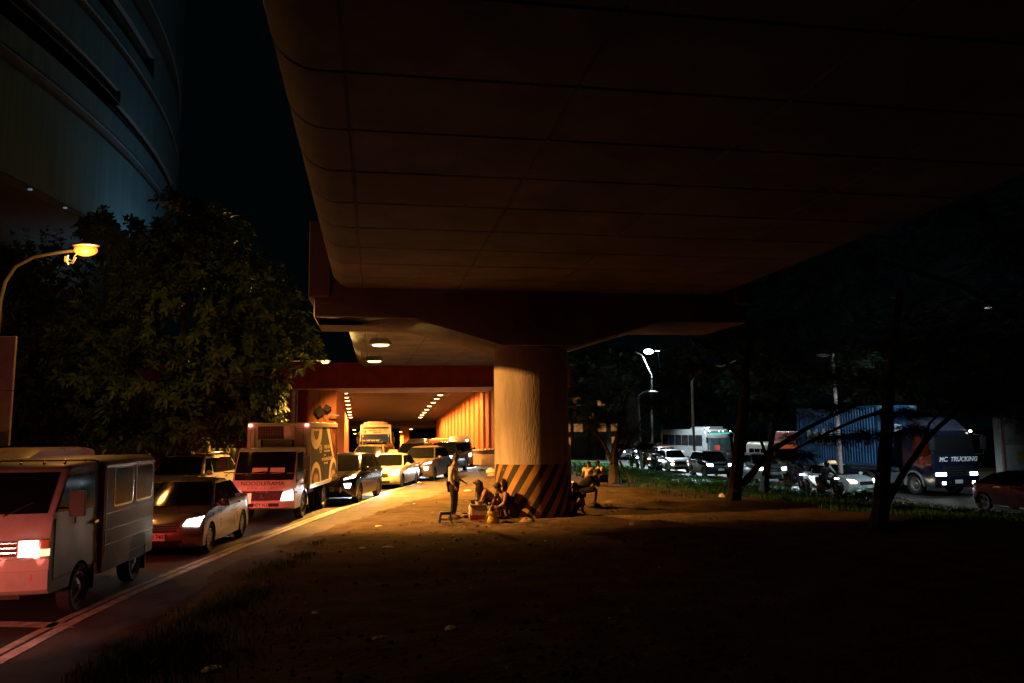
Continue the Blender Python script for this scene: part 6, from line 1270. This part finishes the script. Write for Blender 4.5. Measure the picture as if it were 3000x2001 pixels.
def fine_crown(rnd, lobes, n, L=.5, leaf=.075):
    """feathery sprays: flat layered twigs with paired leaflets"""
    b = MB()
    for k in range(n):
        c, r = rnd.choice(lobes); d = V((rnd.gauss(0, 1), rnd.gauss(0, 1), rnd.gauss(0, 1))).normalized(); p = c + V((d.x*r.x, d.y*r.y, d.z*r.z))*rnd.uniform(.2, 1.03)
        if MN.noise(p*1.1) < -.12: continue
        dr = V((d.x+rnd.gauss(0, .6), d.y+rnd.gauss(0, .6), rnd.gauss(-.12, .18))).normalized(); sd = dr.cross(V((0, 0, 1))).normalized(); up_ = sd.cross(dr); l = L*rnd.uniform(.6, 1.3)
        q = [p, p+dr*l*.5+V((0, 0, -.02)), p+dr*l+V((0, 0, -.1*l))]
        b.add([q[0]+up_*.006, q[1]+up_*.005, q[2], q[1]-up_*.005, q[0]-up_*.006], [(0, 1, 2, 3, 4)])
        m = int(l/.035)
        for i in range(2, m):
            t = i/m; o = p.lerp(p+dr*l, t)+V((0, 0, -.1*l*t*t)); lf = leaf*(1.15-.6*abs(t-.45))
            for s_ in (-1, 1):
                e_ = (sd*s_+dr*.45+V((0, 0, -.12))).normalized()*lf*rnd.uniform(.8, 1.2); wv = dr*.011
                b.add([o, o+e_*.5+wv, o+e_, o+e_*.5-wv], [(0, 1, 2, 3)])
    return b
def tree(name, label, base, limbs, crown, lm, group=None):
    e = empty(name, base); tag(e, label, 'tree', group); off = V(base); b = MB()
    for pts, r0, r1 in limbs: limb(b, [V(p)-off for p in pts], r0, r1, .06)
    b.build('trunk', BARK, e); crown.v = [tuple(V(v)-off) for v in crown.v]; crown.build('crown', lm, e, smooth=0); return e
R = random.Random(11)
# the big broadleaf tree at the left
def W_(x, y, d): return at(x, y, d)
D = 27.5
lob = []
for x, y, r, dd in ((560, 760, 1.6, 0), (430, 830, 1.5, .5), (690, 850, 1.6, -.3), (560, 930, 2.0, -.8), (330, 960, 1.5, 0), (800, 950, 1.5, .3), (700, 1080, 1.7, -.6), (450, 1090, 1.8, -.6), (300, 1110, 1.5, .4), (840, 1010, 1.1, 0), (720, 1180, 1.2, -.6), (560, 1210, 1.4, -1), (400, 1220, 1.3, -.4), (600, 1260, .9, -.8), (520, 640, .9, .3), (330, 690, .9, 0), (250, 1000, 1.2, .5), (640, 700, 1.2, .8)):
    lob.append((W_(x, y, D+dd), V((r, r*1.1, r*.95))))
base = at(500, 1400, D); base.z = .12
tree('broadleaf_tree', 'big broadleaf tree behind the orange street lamp, overhanging the left road', base,
     [([base, W_(505, 1320, D), W_(510, 1200, D), W_(540, 950, D), W_(545, 700, D)], .28, .06), ([base+V((.4, .1, 0)), W_(545, 1310, D), W_(600, 1200, D), W_(700, 1050, D), W_(780, 960, D)], .2, .05), ([W_(508, 1250, D), W_(430, 1130, D), W_(340, 1000, D)], .16, .04)],
     broad_crown(R, lob, 7200, .265, .056), LEAF)
# darker trees farther left
D2 = 31; lob = [(W_(x, y, D2), V((r, r, r))) for x, y, r in ((60, 900, 2.2), (180, 1020, 2.2), (20, 1100, 2.4), (160, 1200, 1.8), (60, 1250, 1.6), (-60, 820, 2.2), (240, 1260, 1.4), (140, 800, 1.6))]
base = at(90, 1400, D2); base.z = .1
tree('broadleaf_tree', 'dark broadleaf tree behind the pale sign board at the left edge', base, [([base, W_(95, 1200, D2), W_(90, 950, D2)], .25, .06)], broad_crown(R, lob, 2600, .22, .045), LEAFD)
# feathery trees on the grass strip, under the deck
def T(x, y, d): return at(x, y, d)
FG = 'feathery trees on the grass strip'
d = 26.1; base = gz(2150, 1480, .08)
tree('feathery_tree', 'thick forked dark tree trunk right of the lit grass slope', base,
     [([base+V((-.06, 0, -.1)), T(2150, 1440, d), T(2170, 1300, d), T(2180, 1150, d), T(2185, 1040, d), T(2210, 960, d)], .27, .10), ([T(2172, 1420, d), T(2215, 1370, d), T(2262, 1318, d), T(2330, 1275, d), T(2420, 1225, d), T(2530, 1180, d-.5)], .13, .045), ([T(2182, 1130, d), T(2100, 1030, d), T(2000, 980, d)], .1, .03)],
     fine_crown(R, [(T(2100, 990, d), V((1.5, 1.5, .35))), (T(2200, 960, d+1), V((1.6, 1.6, .35))), (T(2330, 1010, d), V((1.3, 1.3, .3))), (T(2330, 1215, d-.3), V((.9, .9, .25))), (T(2250, 1190, d+.2), V((.7, .8, .28))), (T(2430, 1190, d-.4), V((.8, .8, .22))), (T(2300, 1120, d), V((1.0, 1.0, .3))), (T(2060, 1080, d+.5), V((.8, .8, .25))), (T(2050, 1020, d+1.5), V((1.6, 1.4, .5))), (T(2250, 1060, d+1), V((1.5, 1.4, .5))), (T(2400, 1090, d+.6), V((1.2, 1.2, .45)))], 3600, .5, .085), LEAFD, FG)
d = 20.6; base = gz(2570, 1560, .08)
tree('feathery_tree', 'dark tree with two spreading limbs in front of the container lorry', base,
     [([base+V((0, 0, -.1)), T(2580, 1480, d), T(2592, 1350, d), T(2600, 1220, d), T(2605, 1100, d), T(2625, 960, d), T(2640, 850, d)], .24, .09), ([T(2588, 1490, d), T(2640, 1400, d), T(2700, 1305, d), T(2770, 1235, d), T(2850, 1150, d)], .10, .05), ([T(2705, 1300, d), T(2725, 1240, d), T(2800, 1165, d)], .05, .025), ([T(2598, 1200, d), T(2520, 1225, d), T(2420, 1270, d), T(2300, 1330, d), T(2250, 1350, d)], .06, .015)],
     fine_crown(R, [(T(2700, 960, d), V((1.7, 1.6, .35))), (T(2850, 1010, d), V((1.5, 1.5, .4))), (T(2560, 1000, d), V((1.3, 1.3, .35))), (T(2820, 1130, d), V((.8, .8, .28))), (T(2900, 1190, d), V((.8, .8, .3))), (T(2460, 1280, d), V((.75, .6, .14))), (T(2350, 1330, d), V((.6, .5, .12))), (T(2560, 1270, d-.2), V((.55, .5, .14))), (T(2640, 1210, d-.2), V((.5, .5, .14))), (T(2660, 1255, d), V((.35, .4, .08))), (T(2480, 1110, d), V((.9, .9, .3))), (T(2700, 1060, d+1), V((1.5, 1.2, .5))), (T(2520, 1060, d+1), V((1.3, 1.2, .5))), (T(2850, 1090, d+1), V((1.2, 1.2, .45)))], 3600, .45, .075), LEAFD, FG)
d = 23; base = gz(3080, 1540, -.1)
tree('feathery_tree', 'dark feathery branches reaching in at the right edge before the stall', base, [([base, T(3090, 1350, d), T(3080, 1180, d), T(3000, 1100, d)], .2, .05), ([T(3085, 1200, d), T(2990, 1230, d), T(2920, 1215, d)], .06, .015)],
     fine_crown(R, [(T(3000, 1090, d), V((1.2, 1.2, .4))), (T(2960, 1210, d), V((.55, .7, .2))), (T(3020, 1240, d), V((.6, .6, .25))), (T(2920, 1170, d), V((.5, .6, .2)))], 620), LEAFD, FG)
# tall dark crowns rising beside the flyover on the right
d = 24; base = V((16.9, 23.5, -.5))
tree('feathery_tree', 'tall dark tree beside the flyover whose crown blackens the upper right corner', base,
     [([base, V((16.8, 23.5, 3)), V((15.6, 23.4, 6.5)), V((13.6, 23, 9.5)), V((12.2, 22.5, 12.5))], .3, .1), ([V((16.4, 23.5, 4.6)), V((13.4, 23.4, 6.6)), V((10.4, 23.5, 7.6))], .14, .04), ([V((15.2, 23.4, 7.2)), V((15.4, 22.6, 9.4)), V((15.5, 22, 11.5))], .14, .04)],
     fine_crown(R, [(T(x, y, dd), V((r, r, r*.75))) for x, y, r, dd in ((2300, 830, 1.5, 24), (2450, 760, 1.9, 23), (2600, 640, 2.2, 22), (2780, 560, 2.2, 21), (2950, 420, 2.2, 20), (2900, 700, 2.0, 22), (2650, 820, 2.0, 24), (2480, 920, 1.6, 25), (2800, 860, 1.8, 23), (2980, 880, 1.7, 22), (3050, 600, 2.0, 21), (3000, 250, 2.0, 19), (2330, 950, 1.3, 26), (2180, 960, 1.2, 27))], 5200, .8, .15), LEAFD, FG)
d = 39; base = gz(1800, 1420, .0)
tree('feathery_tree', 'small low forked tree on the grass just right of the pier', base,
     [([base+V((0, 0, -.2)), T(1800, 1370, d), T(1800, 1320, d), T(1815, 1250, d), T(1840, 1150, d)], .32, .06), ([T(1798, 1360, d), T(1770, 1300, d), T(1720, 1240, d)], .14, .03), ([T(1803, 1345, d), T(1850, 1280, d), T(1880, 1230, d)], .12, .03), ([base+V((.9, .5, -.1)), T(1826, 1372, d), T(1815, 1350, d)], .08, .05)],
     fine_crown(R, [(T(1760, 1120, d), V((1.8, 1.6, .9))), (T(1850, 1090, d), V((1.8, 1.6, .9))), (T(1720, 1240, d), V((1.0, 1.2, .7))), (T(1860, 1260, d), V((.9, 1.1, .5))), (T(1930, 1175, d), V((1.0, 1.0, .6))), (T(1875, 1300, d), V((.6, .6, .16))), (T(1700, 1160, d), V((.8, 1, 1.0))), (T(1800, 1220, d), V((1.2, 1, .5)))], 4600, .55, .11), LEAFD, FG)
d = 39.5; base = gz(2238, 1440, -.45)
tree('feathery_tree', 'slim leaning dark trunk at the road edge behind the thick forked tree', base,
     [([base+V((0, 0, -.3)), T(2240, 1400, d), T(2252, 1340, d), T(2268, 1260, d), T(2290, 1150, d)], .26, .08), ([T(2250, 1345, d), T(2225, 1280, d), T(2200, 1200, d)], .1, .03)],
     fine_crown(R, [(T(2270, 1170, d), V((1.8, 1.4, .7))), (T(2380, 1120, d), V((1.8, 1.4, .8))), (T(2200, 1130, d), V((1.4, 1.2, .7))), (T(2480, 1060, d), V((1.8, 1.4, .8))), (T(2350, 1280, d-1), V((.9, .8, .3)))], 1900, .55, .1), LEAFD, FG)
# dark far tree line beyond the right road and behind the underpass
for (x, y, dd, rr_, lb) in ((2000, 1150, 96, 6, 'dark far tree behind the unlit curved lamp post'), (2250, 1120, 82, 6, 'dark far tree beyond the red cargo truck'), (1780, 1130, 84, 5, 'dark far tree behind the small low tree'), (2700, 1080, 62, 6, 'dark far tree rising behind the blue container'), (2950, 1060, 60, 6, 'dark far tree behind the roadside stall')):
    c0 = at(x, y, dd); base = V((c0.x, dd, -1)); tree('far_tree', lb, base, [([base, c0], .4, .1)], broad_crown(R, [(c0+V((R.uniform(-3, 3), R.uniform(-2, 2), R.uniform(-2, 2.5))), V((rr_*.5, rr_*.5, rr_*.45))) for _ in range(7)], 420, .9, .24), LEAFD, 'dark far trees beyond the right hand road')

# ------------------------------------------------------------------ loose stones and clods on the earth
b = MB(); rs = random.Random(9)
for _ in range(4200):
    x, y = rs.uniform(700, 2300), 1460 + 540*rs.random()**1.3; p = gz(x, y, .1)
    if p.x < walk_x(p.y)+.1 or p.y > 33 or MN.noise(V((p.x*.8, p.y*.5, 4))) < rs.uniform(-.5, .35): continue
    if p.y < 16 and rs.random() < .55: continue
    s_ = rs.choice((.008, .012, .016, .022, .035))*rs.uniform(.7, 1.3); z = gh(p.x, p.y); a = rs.uniform(0, 6.28)
    o_ = [V((s_*(1+rs.uniform(-.35, .35))*cos(a+k*1.047), s_*(1+rs.uniform(-.35, .35))*sin(a+k*1.047), 0)) for k in range(6)]; P = V((p.x, p.y, z-.004))
    b.add([P+q for q in o_]+[P+q*.6+V((0, 0, s_*rs.uniform(.5, .9))) for q in o_], [(i, (i+1) % 6, 6+(i+1) % 6, 6+i) for i in range(6)]+[(6, 7, 8, 9, 10, 11)])
o = b.build('gravel', mat('clod', (.12, .082, .05), .95, var=.5, scale=4), None, smooth=0); tag(o, 'loose stones and clods scattered over the earth', 'gravel', kind='stuff')
# ------------------------------------------------------------------ grass
def blades(b, x, y, z, h, rnd, n=1, sp=.05, w_=.008):
    for _ in range(n):
        px, py = x+rnd.gauss(0, sp), y+rnd.gauss(0, sp); a = rnd.uniform(0, 6.28); hh = h*rnd.uniform(.5, 1.3); dx, dy = cos(a), sin(a); ln = hh*rnd.uniform(.15, .7); sx_, sy_ = -dy*w_, dx*w_
        b.add([(px-sx_, py-sy_, z-.02), (px+sx_, py+sy_, z-.02), (px+dx*ln*.4+sx_*.8, py+dy*ln*.4+sy_*.8, z+hh*.6), (px+dx*ln*.4-sx_*.8, py+dy*ln*.4-sy_*.8, z+hh*.6), (px+dx*ln, py+dy*ln, z+hh)], [(0, 1, 2, 3), (3, 2, 4)])
GRASS = mat('grass', (.04, .16, .022), .6, var=.4, scale=2.0, spec=.3)
yb = [16+1.2*i for i in range(56)]; b = MB(); rows = []
for y in yb:
    e0 = 11.3 + 1.1*MN.noise(V((y*.5, 1, 7))) + .6*MN.noise(V((y*1.9, 4, 7)))
    rows.append([(max(3.4, road_r(y)-e0*(1-k/8)), y, gh(max(3.4, road_r(y)-e0*(1-k/8)), y)+.006+.01*(k > 0)) for k in range(9)])
b.loft(rows, cap=False, closed=False); struct(b.build('grass_bank', mat('turf', (.035, .07, .02), .9, var=.5, scale=3, bump=.6, dark=(.05, .04, .02)), smooth=60))
b = MB(); rg = random.Random(5); cnt = 0
while cnt < 60000:
    y = 17 + 60*rg.random()**1.5; t = rg.random(); x = road_r(y) - (13.5 if y > 30 else 14.5)*t**1.15
    if x < 3.2: continue
    edge = t > .72 and MN.noise(V((x*.6, y*.6, 2))) < (t-.72)*2.4 - .25
    if edge: cnt += .2; continue
    p = V((x, y)); blades(b, x, y, gh(x, y), .15 if y < 40 else .17, rg, 3, .07, .009 if y < 35 else .018); cnt += 3
o = b.build('grass', GRASS, None, smooth=0); tag(o, 'green grass strip sloping down to the right hand road', 'grass', kind='stuff')
b = MB()
def tuft(x, y, n, h, sp):
    for _ in range(n):
        px, py = x+rg.gauss(0, sp), y+rg.gauss(0, sp*1.4)
        if px < walk_x(py)-.15: continue
        blades(b, px, py, gh(px, py), h, rg, 1, .02, .006)
for x, y, n, h, sp in ((470, 1905, 1300, .12, .28), (400, 1950, 1000, .11, .3), (560, 1960, 350, .1, .3), (650, 1770, 700, .09, .26), (720, 1740, 500, .08, .26), (600, 1800, 400, .1, .25), (770, 1680, 260, .09, .2), (830, 1660, 220, .09, .2), (880, 1630, 140, .08, .15), (930, 1590, 90, .08, .15), (690, 1850, 250, .06, .4)):
    p = gz(x, y, .1); tuft(p.x, p.y, n, h, sp)
o = b.build('verge_grass', mat('verge_green', (.075, .2, .03), .6, var=.4, scale=2, spec=.3), None, smooth=0); tag(o, 'short grass tufts along the pavement edge in the foreground', 'grass', kind='stuff')
b = MB(); p = gz(2500, 1445, -.7); 
for _ in range(700): a = rg.uniform(0, 6.28); r = .5*sqrt(rg.random()); blades(b, p.x+r*cos(a), p.y-1+r*sin(a)*.6, gh(p.x, p.y-1), .55*(1.1-r), rg, 1, .02, .012)
o = b.build('grass_clump', GRASS, None, smooth=0); tag(o, 'tall grass clump in front of the white taxi', 'grass clump')
